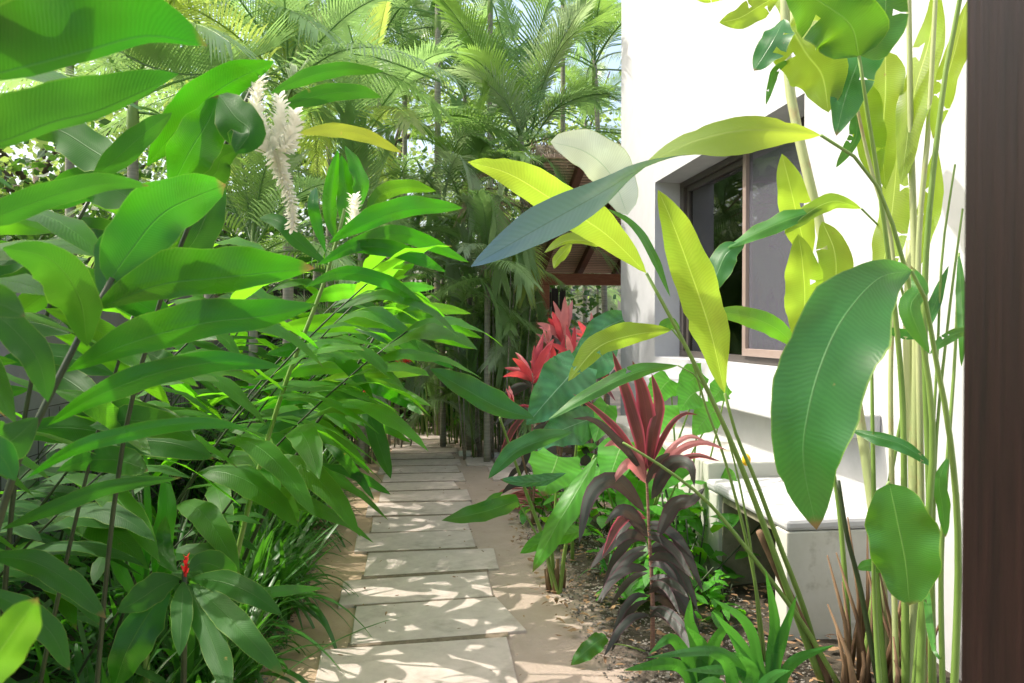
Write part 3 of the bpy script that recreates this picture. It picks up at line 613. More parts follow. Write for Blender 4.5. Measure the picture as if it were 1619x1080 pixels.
hleaf(C, [(468, 213, 1.95), (520, 205, 2.0), (580, 215, 2.05), (636, 242, 2.1)], 11, 12, GO, 'ginger', (0, 0), .15, label='yellowing leaf')
hleaf(C, [(140, 292, 1.7), (190, 245, 1.7), (235, 205, 1.72), (272, 178, 1.75)], 20, 20, GD, 'ginger', (0, 0), .2)
hleaf(C, [(200, 270, 1.9), (150, 240, 1.95), (90, 205, 2.), (50, 215, 2.05)], 35, 30, GD, 'ginger', (0, 0), .2)
hleaf(C, [(230, 330, 1.9), (180, 300, 1.95), (130, 290, 2.), (60, 330, 2.05)], 35, 30, GD, 'ginger', (0, 0), .2)
hleaf(C, [(250, 420, 1.95), (300, 390, 1.95), (330, 330, 2.), (350, 280, 2.05)], 22, 30, GD, 'ginger', (0, 0), .2)
hleaf(C, [(300, 300, 1.9), (340, 275, 1.9), (350, 250, 1.9), (380, 235, 1.9)], 24, 20, GD, 'ginger')
def raceme(root, pts, rad, n, mat, L, name='flower_spike', sd=1, flare=.9):
    rr = random.Random(sd); W = spl([P(*q) for q in pts], 40); mb = MB(root.location); mb.tube(W, .004, 5)
    n = int(n * .8)
    T = tang(W)
    for i in range(n):
        t = (i + .5) / n; k = int(t * 40); p = W[k]; tn = T[k]; a = i * 2.4 + rr.uniform(-.3, .3)
        o1 = tn.orthogonal().normalized(); o2 = tn.cross(o1); d = (o1 * math.cos(a) + o2 * math.sin(a))
        ll = L * rr.uniform(.75, 1.25) * (1 - .45 * t); dr = (d * flare + tn * .95).normalized()
        ps = [p + d * rad * .3 + dr * ll * s + d * (ll * .12 * s * s) for s in (0, .35, .7, 1)]
        la = dr.cross(d); la = la.normalized() if la.length > .05 else o1
        leaf_geo(mb, ps, [la] * 4, ll * .27, ll * .27, 'oval', 1, .45, .1)
    return mb.build(name, mat, root)
raceme(C, [(432, 235, 1.85), (446, 275, 1.83), (460, 320, 1.82), (462, 362, 1.8)], .008, 190, M_FLOW, .026, sd=2, flare=1.3)
raceme(C, [(425, 245, 1.86), (412, 205, 1.86), (405, 160, 1.86), (412, 118, 1.86)], .008, 150, M_FLOW, .034, sd=3, flare=1.1)
raceme(C, [(425, 240, 1.86), (440, 210, 1.86), (444, 180, 1.86), (440, 152, 1.86)], .008, 120, M_FLOW, .034, sd=4, flare=1.1)
raceme(C, [(440, 240, 1.86), (455, 225, 1.85), (464, 200, 1.85), (466, 176, 1.85)], .008, 110, M_FLOW, .032, sd=5, flare=1.1)
FI = gplant('ginger_plant', 'shaded ginger cane whose dark leaves screen the grey wall at the far left', 'ginger plant', -20, 2.15)
fr_ = random.Random(77)
hstem(FI, [(-20, 1500, 2.15), (10, 900, 2.1), (50, 600, 2.1), (110, 380, 2.1), (150, 300, 2.1)], .009, .005, M_STEMD)
hstem(FI, [(-20, 1500, 2.15), (80, 1000, 2.1), (150, 700, 2.1), (210, 500, 2.1)], .008, .004, M_STEMD)
for i in range(30):
    x = fr_.uniform(-40, 190); y = 330 + (i * 37) % 420 + fr_.uniform(-20, 20); a = fr_.choice([0, 0, math.pi]) + fr_.uniform(-.5, .5); LL = fr_.uniform(140, 210); d = fr_.uniform(2.0, 2.6)
    hleaf(FI, [(x + LL * u * math.cos(a), y - LL * u * math.sin(a) * .7 - 30 * u + 75 * u * u, d + fr_.uniform(-.1, .1) * u) for u in (0, .35, .7, 1)], fr_.uniform(16, 26), fr_.uniform(16, 26), M_GIN_D if i % 4 else M_MASS, 'ginger', (fr_.uniform(-40, 40), fr_.uniform(-40, 40)), .25, nu=12)
# ---- D: upright young ginger shoot with a small white flower
D = gplant('ginger_plant', 'upright ginger shoot with bright rolled young leaves and a small white flower', 'ginger plant', 330, 3.0)
hstem(D, [(330, 1180, 3.0), (370, 900, 3.0), (440, 640, 2.95), (515, 440, 2.9), (545, 330, 2.9)], .012, .006, M_STEM)
hleaf(D, [(566, 335, 2.9), (572, 290, 2.9), (560, 255, 2.9), (545, 230, 2.9)], 12, 14, GY, 'ginger', (30, 40), .4)
hleaf(D, [(533, 385, 2.9), (522, 340, 2.9), (525, 290, 2.9), (535, 236, 2.9)], 12, 12, GY, 'ginger', (20, 20), .4)
hleaf(D, [(545, 370, 2.95), (548, 320, 2.95), (545, 280, 2.95), (540, 245, 2.95)], 16, 16, GY, 'ginger', (0, 10), .3)
hleaf(D, [(578, 345, 2.9), (600, 310, 2.9), (640, 296, 2.9), (690, 302, 2.9)], 14, 12, M_HEL, 'ginger', (0, 30), .3)
hleaf(D, [(520, 385, 2.7), (570, 358, 2.7), (640, 332, 2.75), (732, 329, 2.85)], 22, 12, GY, 'ginger', (0, 0), .2)
hleaf(D, [(500, 420, 2.75), (570, 385, 2.8), (640, 372, 2.9), (742, 415, 3.0)], 15, 14, GY, 'ginger', (0, 0), .2)
hleaf(D, [(480, 455, 2.7), (540, 432, 2.75), (610, 445, 2.8), (678, 488, 2.9)], 12, 12, GY, 'ginger', (0, 0), .2)
hleaf(D, [(520, 400, 2.8), (580, 390, 2.8), (640, 400, 2.8), (705, 430, 2.9)], 14, 13, GY, 'ginger', (0, 0), .2)
hleaf(D, [(520, 420, 2.8), (470, 380, 2.8), (440, 350, 2.8), (410, 345, 2.9)], 12, 12, GD, 'ginger', (0, 0), .2)
hleaf(D, [(515, 400, 2.8), (500, 350, 2.8), (495, 320, 2.8), (500, 295, 2.9)], 9, 9, GY, 'ginger', (0, 0), .2)
raceme(D, [(556, 372, 2.85), (560, 350, 2.85), (561, 330, 2.85), (560, 310, 2.85)], .012, 100, M_FLOW, .042, sd=6, flare=1.0)
# ---- lower left specials
E = gplant('ginger_plant', 'low dark ginger shoot with two long glossy drooping leaves at the left edge', 'ginger plant', -60, 1.75)
hstem(E, [(-60, 1640, 1.75), (-40, 1200, 1.75), (-20, 880, 1.75), (0, 830, 1.75)], .009, .005, M_STEMD)
hleaf(E, [(-30, 878, 1.75), (50, 888, 1.74), (115, 925, 1.72), (168, 978, 1.7)], 20, 22, GD, 'ginger', (20, 0), .3)
hleaf(E, [(0, 838, 1.75), (90, 800, 1.75), (180, 768, 1.8), (287, 755, 1.85)], 12, 14, GD, 'ginger', (0, 0), .3)
hleaf(E, [(-30, 930, 1.5), (30, 960, 1.5), (80, 1000, 1.5), (110, 1060, 1.5)], 20, 22, GD, 'ginger', (20, 0), .3)
BL = gplant('ginger_plant', 'blurred out of focus yellow green leaf shoot in the bottom left corner', 'ginger plant', -90, .75)
hstem(BL, [(-90, 3000, .75), (-60, 1500, .75), (-30, 1150, .75)], .008, .005, M_STEMD)
hleaf(BL, [(-50, 1130, .75), (-20, 1060, .74), (20, 1000, .72), (60, 945, .70)], 36, 40, M_HEL, 'ginger', (0, 0), .3)
K = gplant('spiral_ginger', 'low spiral ginger with a star of dark leaves around one red bud', 'spiral ginger', 285, 2.35)
hstem(K, [(285, 1350, 2.35), (290, 1100, 2.33), (292, 905, 2.3)], .010, .008, M_STEMD)
for pts, wl, wr, mt in (([(285, 915, 2.3), (255, 925, 2.25), (225, 945, 2.2), (186, 968, 2.15)], 22, 24, GD), ([(290, 918, 2.3), (288, 955, 2.2), (286, 1000, 2.12), (284, 1038, 2.08)], 17, 17, GD),
    ([(300, 915, 2.3), (350, 920, 2.25), (400, 940, 2.2), (446, 972, 2.2)], 20, 20, GD), ([(300, 922, 2.3), (345, 960, 2.2), (385, 1000, 2.1), (450, 1070, 2.05)], 22, 22, GD),
    ([(296, 922, 2.3), (320, 975, 2.2), (345, 1040, 2.1), (365, 1110, 2.0)], 22, 20, GD), ([(270, 930, 2.3), (235, 970, 2.25), (200, 1030, 2.2), (180, 1090, 2.2)], 34, 26, GY),
    ([(296, 905, 2.3), (320, 890, 2.35), (350, 900, 2.4), (372, 930, 2.45)], 22, 18, GD), ([(280, 905, 2.3), (262, 880, 2.35), (258, 850, 2.4), (262, 815, 2.4)], 14, 14, GY),
    ([(330, 940, 2.35), (390, 945, 2.4), (440, 935, 2.5), (512, 930, 2.6)], 10, 9, GY)):
    hleaf(K, pts, wl, wr, mt, 'ginger', (0, 0), .22, .15, .1)
raceme(K, [(293, 912, 2.29), (293, 904, 2.29), (294, 895, 2.28), (295, 880, 2.28)], .012, 14, M_REDFL, .025, 'red_bud', sd=9, flare=.25)
U = gplant('strap_plant', 'upright bright young shoot with three sword leaves above the red bud plant', 'shoot', 235, 2.6)
hstem(U, [(235, 1270, 2.6), (232, 1100, 2.6), (230, 950, 2.6)], .012, .010, M_STEM)
for pts, wl in (([(232, 960, 2.6), (218, 880, 2.6), (195, 810, 2.6), (172, 760, 2.6)], 14), ([(245, 930, 2.6), (256, 860, 2.6), (264, 800, 2.6), (260, 742, 2.6)], 16), ([(222, 960, 2.55), (190, 900, 2.5), (165, 840, 2.5), (145, 800, 2.5)], 10), ([(245, 945, 2.6), (262, 900, 2.55), (275, 870, 2.55), (280, 868, 2.55)], 12), ([(225, 950, 2.6), (235, 860, 2.6), (232, 760, 2.6), (228, 690, 2.6)], 5)):
    hleaf(U, pts, wl, wl, GY, 'ginger', (0, 10), .25)
# ---- the ginger mass: canes leaning over the path
def cane_proto(sd, L, lean, nl, w, ll, mat):
    rr = random.Random(sd); st = random.getstate(); random.seed(sd)
    t = thing('ginger_cane', None, None)
    ps = [Vector((lean * (s ** 1.8) * L, 0, L * s * (1 - .18 * s * lean))) for s in [i / 12 for i in range(13)]]
    mb = MB(); mb.tube(ps, [.008 - .005 * i / 12 for i in range(13)], 6); mb.build('stem', M_STEMD, t)
    for i in range(nl):
        s = .48 + .52 * (i + .5) / nl; k = s * 12; a = ps[int(k)].lerp(ps[min(12, int(k) + 1)], k - int(k))
        side = (i % 2) * 2 - 1
        az = (R(48) if side > 0 else -R(48)) * (1 - .5 * s) + rr.uniform(-.35, .35)
        if rr.random() < .18: az += math.pi * .75
        mb = MB(); gleaf(mb, a, az, rr.uniform(.15, .5) + .45 * (s - .5), ll * rr.uniform(.8, 1.15), w * rr.uniform(.8, 1.15), rr.uniform(.35, .75), 'ginger', 10, 2, .22, .15, .12, rr.uniform(-.1, .6))
        mb.build('leaf', mat, t)
    random.setstate(st); return t
protos = [cane_proto(21, 2.0, .52, 15, .06, .56, M_MASS), cane_proto(22, 1.8, .62, 14, .058, .52, M_MASS), cane_proto(23, 2.15, .42, 15, .062, .58, M_MASS), cane_proto(24, 1.25, .5, 11, .04, .40, M_GIN_D)]
rm_ = random.Random(99)
GL = 'leafy ginger cane in the dense mass leaning over the left side of the path'
spots = []
rm = random.Random(11)
for i, y in enumerate([3.0, 3.3, 3.6, 3.9, 4.1, 4.4, 4.7, 5.0, 5.3, 5.6, 5.9, 6.3, 6.7, 7.1, 7.6, 8.1, 8.7, 9.3, 10.0]):
    spots.append((-1.05 - .03 * y + rm.uniform(-.12, .16), y, rm.uniform(-.5, .35), rm.choice([0, 1, 2, 0, 1]), rm.uniform(.86, 1.08)))
for i in range(20):
    spots.append((rm.uniform(-2.15, -1.5), 1.9 + .38 * i, rm.uniform(-1., .8), rm.choice([0, 2, 3]), rm.uniform(.85, 1.1)))
for i in range(7):
    spots.append((rm.uniform(-1.95, -1.5), 2.0 + .2 * i, rm.uniform(-1, 1), 3, rm.uniform(.8, 1.0)))
for i in range(2):
    spots.append((-1.1 + rm.uniform(-.1, .1), 2.7 + .55 * i, rm.uniform(-.6, .3), 3, rm.uniform(.6, .85)))
used = set()
for (x, y, rz, k, s) in spots:
    if k in used: o = copy_tree(protos[k])
    else: o = protos[k]; used.add(k)
    o.location = (x, y, 0); o.rotation_euler = (0, 0, rz); o.scale = (s, s, s)
    tag(o, GL, 'ginger cane', 'ginger canes massed along the left of the path')
DD = gplant('ginger_plant', 'ginger cane whose narrow leaves reach farthest over the path in a fan', 'ginger plant', 330, 3.8)
hstem(DD, [(330, 1030, 3.8), (400, 850, 3.75), (480, 700, 3.7), (550, 600, 3.7), (600, 520, 3.7)], .012, .005, M_STEMD)
for a, b, wv, mt in (((535, 435), (680, 492), 10, GY), ((590, 505), (672, 489), 9, M_MASS), ((620, 500), (745, 496), 9, M_HEL), ((600, 500), (763, 535), 10, M_MASS), ((600, 520), (750, 552), 9, M_MASS), ((560, 520), (718, 583), 12, GY),
    ((498, 607), (672, 592), 11, M_HEL), ((400, 652), (507, 633), 10, GY), ((500, 620), (642, 678), 12, GD), ((560, 610), (672, 657), 9, GY), ((526, 600), (682, 642), 9, M_MASS), ((400, 690), (512, 655), 12, GD), ((420, 560), (600, 560), 13, GY),
    ((430, 520), (640, 520), 14, M_MASS), ((400, 600), (560, 585), 14, M_MASS), ((510, 700), (592, 791), 9, GD), ((490, 735), (618, 782), 8, GD), ((540, 660), (650, 700), 9, M_MASS), ((560, 480), (690, 455), 9, GY), ((480, 480), (600, 462), 11, M_MASS)):
    hleaf(DD, [(a[0], a[1], 3.6), (a[0] * .67 + b[0] * .33, a[1] * .67 + b[1] * .33 - 10, 3.55 + rm_.uniform(-.1, .1)), (a[0] * .33 + b[0] * .67, a[1] * .33 + b[1] * .67 - 9, 3.6), (b[0], b[1], 3.65 + rm_.uniform(-.2, .2))], wv, wv * rm_.uniform(.9, 1.3), mt, 'ginger', (rm_.uniform(-20, 20), rm_.uniform(-20, 30)), .25, nu=14)
hleaf(DD, [(565, 628, 3.5), (585, 660, 3.45), (600, 705, 3.4), (618, 757, 3.4)], 16, 14, GD, 'ginger', (0, 0), .3, label='grey green leaf hanging straight down')
# red ginger flowers in the mass
for i, (px, py, d) in enumerate(((637, 573, 5.2), (598, 600, 5.0), (588, 616, 4.8))):
    t = thing('red_ginger_flower', ['red ginger flower cone peeking out highest, nearest the path', 'middle red ginger flower cone between the leaves', 'lowest pinkish red ginger flower cone among the leaves'][i], 'flower', P(px, py + 6, d), 'red ginger flowers among the left leaves')
    raceme(t, [(px - 14, py + 4, d), (px - 5, py, d), (px + 4, py - 2, d), (px + 12, py - 4, d)], .02, 40, M_REDFL, .035, 'bracts', sd=i + 30)
    hstem(t, [(px - 14, py + 5, d), (px - 60, py + 60, d + .05), (px - 130, py + 130, d + .1), (px - 190, 520 + H * F / (d + .1), d + .1)], .004, .006, M_STEMD)
# ---- grass-like tufts
def tuft_proto(sd, n, L, w, mat, nm='grass_tuft'):
    st = random.getstate(); random.seed(sd); t = thing(nm, None, None); mb = MB()
    for i in range(n):
        az = random.uniform(0, 6.28); el = random.uniform(.75, 1.45)
        gleaf(mb, Vector((random.gauss(0, .04), random.gauss(0, .04), 0)), az, el, L * random.uniform(.6, 1.15), w * random.uniform(.7, 1.2), random.uniform(.2, .95), 'strap', 9, 1, .3)
    mb.build('blades', mat, t); random.setstate(st); return t
tp = [tuft_proto(41, 70, .95, .013, M_GRASS), tuft_proto(42, 56, .8, .015, M_GRASS), tuft_proto(43, 80, .62, .010, M_GRASS)]
sp2 = []
for i in range(20):
    sp2.append((-.74 - .012 * i + rm.uniform(-.1, .05), 3.2 + .29 * i, rm.uniform(0, 6), rm.choice([0, 1, 2]), rm.uniform(.75, 1.15)))
for i in range(12): sp2.append((rm.uniform(-1.2, -.85), 2.6 + .4 * i, rm.uniform(0, 6), rm.choice([0, 1]), rm.uniform(.9, 1.2)))
used = set()
for (x, y, rz, k, s) in sp2:
    if k in used: o = copy_tree(tp[k])
    else: o = tp[k]; used.add(k)
    o.location = (x, y, 0); o.rotation_euler = (0, 0, rz); o.scale = (s, s, s)
    tag(o, 'tuft of narrow arching green blades edging the left side of the path', 'grass tuft', 'grassy tufts along the left path edge')
# undergrowth of dark broad leaves
def bush_proto(sd, n, L, w, mat, hmax, nm='understory_plant'):
    st = random.getstate(); random.seed(sd); t = thing(nm, None, None); mb = MB()
    for q in range(5): mb.tube([Vector((random.gauss(0, .03), random.gauss(0, .03), 0)), Vector((random.gauss(0, .12), random.gauss(0, .12), hmax))], .005, 5)
    mb.build('stems', M_STEMD, t); mb = MB()
    for i in range(n):
        z = random.uniform(.05, hmax); gleaf(mb, Vector((random.gauss(0, .1), random.gauss(0, .1), z)), random.uniform(0, 6.28), random.uniform(-.2, 1.), L * random.uniform(.6, 1.2), w * random.uniform(.7, 1.2), random.uniform(.3, .9), 'ginger', 7, 1, .2, .1, .1)
    mb.build('leaves', mat, t); random.setstate(st); return t
bp_ = [bush_proto(51, 46, .3, .03, M_GIN_D, .8), bush_proto(52, 40, .26, .026, M_MASS, .55)]
rb = bush_proto(53, 26, .22, .05, M_ALO_B, .4)
RB = [(1.5, 4.55, 1.25), (1.7, 5.0, 1.4), (1.62, 6.2, 1.5), (1.4, 4.15, .9), (1.66, 4.5, 1.1), (1.15, 5.7, .9), (1.35, 5.1, .8), (1.6, 4.7, .75), (1.5, 5.9, 1.), (1.2, 4.35, .5), (1.62, 4.05, .55), (1.3, 6.5, 1.), (1.65, 5.4, .9), (1.0, 6.2, .7)]
for i, (x, y, s) in enumerate(RB):
    o = rb if i == 0 else copy_tree(rb)
    o.location = (x, y, 0); o.rotation_euler = (0, 0, i * 1.3); o.scale = (s, s, s)
    tag(o, 'low bright green broadleaf plant filling the bed between path and house', 'bedding plant', 'low bright plants filling the right bed')
used = set()
for i in range(26):
    k = rm.choice([0, 1]); s = rm.uniform(.8, 1.15)
    if k in used: o = copy_tree(bp_[k])
    else: o = bp_[k]; used.add(k)
    o.location = (rm.uniform(-2.05, -1.15), 1.9 + .3 * i, 0); o.rotation_euler = (0, 0, rm.uniform(0, 6)); o.scale = (s, s, s)
    tag(o, 'dark broadleaf undergrowth plant in shade below the ginger canes', 'undergrowth plant', 'dark undergrowth beneath the ginger canes')
for i, (x, y, k) in enumerate(((.05, 12.3, 0), (.45, 12.5, 1), (.85, 12.2, 0), (-.4, 12.4, 1), (.25, 12.8, 0), (.65, 12.8, 0), (-.8, 12.2, 0), (.95, 11.7, 1))):
    o = copy_tree(bp_[k]); o.location = (x, y, 0); o.rotation_euler = (0, 0, i * 2.1); o.scale = (1.5, 1.5, 1.5)
    tag(o, 'dark bushy plant in deep shade closing off the far end of the path', 'shade plant', 'dark bushes closing off the far end of the path')
# ================================================================== RIGHT: HELICONIA
HY, HG, HD = M_HEL_Y, M_HEL, M_HEL_D
q = gplant
hc1 = q('heliconia', 'leaning heliconia shoot with two yellow green blades reaching left across the path', 'heliconia', 1300, 3.45)
hstem(hc1, [(1302, 1085, 3.45), (1262, 980, 3.4), (1215, 850, 3.3), (1165, 720, 3.2), (1125, 630, 3.1), (1075, 530, 3.0), (1022, 432, 2.95)], .017, .006, M_STEM)
hstem(hc1, [(1305, 1080, 3.5), (1270, 960, 3.43), (1232, 860, 3.35), (1195, 760, 3.25), (1165, 690, 3.2), (1146, 622, 3.15)], .015, .006, M_STEM)
hstem(hc1, [(1310, 1085, 3.46), (1268, 985, 3.42), (1228, 900, 3.36), (1200, 840, 3.32)], .024, .014, M_STEMB, 'dry_sheath')
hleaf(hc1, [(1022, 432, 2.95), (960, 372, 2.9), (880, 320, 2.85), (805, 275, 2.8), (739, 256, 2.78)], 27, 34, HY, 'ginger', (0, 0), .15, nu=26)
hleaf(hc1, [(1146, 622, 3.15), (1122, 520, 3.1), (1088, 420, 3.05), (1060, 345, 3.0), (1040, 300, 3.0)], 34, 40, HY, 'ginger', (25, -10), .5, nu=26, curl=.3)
hstem(hc1, [(1330, 1090, 3.4), (1268, 985, 3.38), (1190, 880, 3.3), (1120, 795, 3.25), (1050, 740, 3.2), (985, 700, 3.15)], .012, .005, M_STEM)
LROLL = 185
M_HELP = leafmat('heliconia_leaf_glare', (.55, .6, .5), (.66, .7, .6), (.6, .7, .4), .3, .2, rib=(.3, .5, .3), veins=62, vs=.2, slant=3)  # near-white base colour paints in the leaf's blown sun highlights
hleaf(hc1, [(992, 340, 3.2), (965, 275, 3.2), (925, 240, 3.15), (870, 224, 3.1)], 30, 40, M_HELP, 'round', (0, 20), .2, nu=18, label='leaf before the roof with its sun glare painted pale')
hleaf(hc1, [(985, 388, 3.2), (950, 385, 3.2), (900, 380, 3.2), (860, 400, 3.2)], 6, 14, M_HEL_Y, 'ginger', (0, 20), .3)
hleaf(hc1, [(905, 384, 3.2), (890, 400, 3.2), (880, 412, 3.2), (876, 425, 3.2)], 9, 9, M_HEL_Y, 'ginger', (0, 20), .3)
hleaf(hc1, [(1060, 470, 3.1), (1030, 400, 3.15), (1000, 355, 3.2), (960, 330, 3.2)], 6, 8, HG, 'ginger', (0, 20), .3)
hc2 = q('heliconia', 'heliconia stalk bearing the long arched blade that crosses in front of the pergola', 'heliconia', 1450, 3.0)
hstem(hc2, [(1452, 1170, 3.0), (1462, 900, 2.95), (1475, 700, 2.9), (1462, 560, 2.85), (1435, 440, 2.8), (1395, 310, 2.7), (1345, 242, 2.62), (1298, 214, 2.58)], .017, .005, M_STEM)
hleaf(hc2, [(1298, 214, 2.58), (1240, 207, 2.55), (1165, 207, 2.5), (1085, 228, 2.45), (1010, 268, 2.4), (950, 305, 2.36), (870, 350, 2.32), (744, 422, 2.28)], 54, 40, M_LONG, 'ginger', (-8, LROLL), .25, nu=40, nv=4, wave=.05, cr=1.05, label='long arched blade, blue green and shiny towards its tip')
hc3 = q('heliconia', 'heliconia stalk with the largest dark green blade hanging straight down', 'heliconia', 1490, 2.6)
hstem(hc3, [(1500, 1270, 2.6), (1515, 900, 2.5), (1503, 700, 2.4), (1478, 560, 2.35), (1462, 470, 2.3), (1440, 428, 2.25)], .014, .006, M_STEM)
hleaf(hc3, [(1442, 428, 2.25), (1390, 440, 2.18), (1335, 500, 2.12), (1300, 572, 2.08), (1278, 650, 2.06), (1270, 730, 2.06), (1291, 838, 2.08)], 76, 60, HD, 'ginger', (0, 0), .12, curl=.25, wave=.1, nu=34, nv=5, label='largest dark green hanging blade')
hleaf(hc3, [(1470, 560, 2.38), (1440, 490, 2.4), (1455, 455, 2.42), (1440, 420, 2.45)], 18, 16, HG, 'ginger', (20, 0), .4)
hc4 = q('heliconia', 'short heliconia shoot with one rounded glossy leaf low beside the wooden post', 'heliconia', 1400, 2.9)
hstem(hc4, [(1400, 1190, 2.9), (1385, 1000, 2.9), (1382, 850, 2.85), (1398, 770, 2.8), (1406, 762, 2.78)], .012, .005, M_STEM)
hleaf(hc4, [(1406, 764, 2.78), (1418, 820, 2.76), (1432, 890, 2.75), (1438, 957, 2.75)], 55, 50, HG, 'round', (0, 0), .12, curl=.2, nu=22, nv=4, label='rounded glossy leaf')
hleaf(hc4, [(1395, 905, 2.9), (1380, 895, 2.9), (1368, 895, 2.9), (1356, 900, 2.9)], 9, 10, HG, 'oval')
hc5 = q('heliconia', 'heliconia with backlit yellow blades standing in front of the window', 'heliconia', 1340, 3.6)
hstem(hc5, [(1345, 1070, 3.6), (1335, 900, 3.6), (1320, 760, 3.6), (1290, 640, 3.55), (1263, 552, 3.5)], .015, .006, M_STEM)
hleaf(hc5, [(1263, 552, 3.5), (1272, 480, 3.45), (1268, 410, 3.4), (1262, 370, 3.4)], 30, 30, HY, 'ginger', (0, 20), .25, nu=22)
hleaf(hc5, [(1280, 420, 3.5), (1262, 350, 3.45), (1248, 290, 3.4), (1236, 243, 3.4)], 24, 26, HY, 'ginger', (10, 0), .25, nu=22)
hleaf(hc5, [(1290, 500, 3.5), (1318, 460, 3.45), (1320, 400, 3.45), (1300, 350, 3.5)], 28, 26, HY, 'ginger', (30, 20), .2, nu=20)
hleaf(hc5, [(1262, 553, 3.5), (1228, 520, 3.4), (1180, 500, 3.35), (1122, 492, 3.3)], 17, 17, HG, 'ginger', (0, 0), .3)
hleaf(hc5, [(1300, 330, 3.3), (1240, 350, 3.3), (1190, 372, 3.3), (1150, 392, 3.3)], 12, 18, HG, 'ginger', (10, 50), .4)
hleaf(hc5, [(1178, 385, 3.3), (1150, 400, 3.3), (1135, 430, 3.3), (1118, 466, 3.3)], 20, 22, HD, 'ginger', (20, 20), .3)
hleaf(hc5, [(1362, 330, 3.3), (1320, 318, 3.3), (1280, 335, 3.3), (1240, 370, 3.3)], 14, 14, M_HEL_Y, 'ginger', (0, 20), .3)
hstem(hc5, [(1362, 1085, 3.5), (1400, 800, 3.5), (1440, 560, 3.45), (1415, 420, 3.4), (1385, 350, 3.35), (1362, 330, 3.3)], .013, .004, M_STEM)
hc6 = q('heliconia', 'tall heliconia clump with big sunlit blades drooping from the top right', 'heliconia', 1440, 3.25)
for pts, r0, r1, mt in (([(1452, 1110, 3.25), (1447, 800, 3.2), (1448, 500, 3.15), (1440, 200, 3.1), (1436, -60, 3.05)], .021, .009, M_STEMP),
    ([(1432, 1115, 3.2), (1430, 850, 3.15), (1425, 600, 3.1), (1395, 330, 2.95), (1372, 180, 2.85), (1358, 88, 2.8)], .016, .006, M_STEM),
    ([(1475, 1130, 3.15), (1470, 800, 3.1), (1462, 450, 3.0), (1490, 150, 2.9), (1515, 15, 2.85), (1525, -60, 2.8)], .016, .008, M_STEM),
    ([(1462, 1120, 3.2), (1455, 700, 3.15), (1452, 400, 3.1), (1468, 200, 3.05), (1482, -60, 3.0)], .015, .008, M_STEMP),
    ([(1418, 1110, 3.25), (1412, 850, 3.25), (1408, 600, 3.2), (1412, 400, 3.2), (1375, 260, 3.15), (1340, 100, 3.1)], .013, .006, M_STEMP),
    ([(1440, 1115, 3.2), (1445, 760, 3.2), (1436, 560, 3.2), (1440, 380, 3.2)], .026, .018, M_STEMP),
    ([(1400, 1100, 3.3), (1385, 900, 3.3), (1380, 700, 3.3), (1378, 560, 3.3)], .016, .006, M_STEM),
    ([(1392, 1100, 3.3), (1360, 930, 3.3), (1340, 850, 3.3), (1325, 760, 3.3)], .012, .009, M_STEMD)):
    hstem(hc6, pts, r0, r1, mt, n=22)
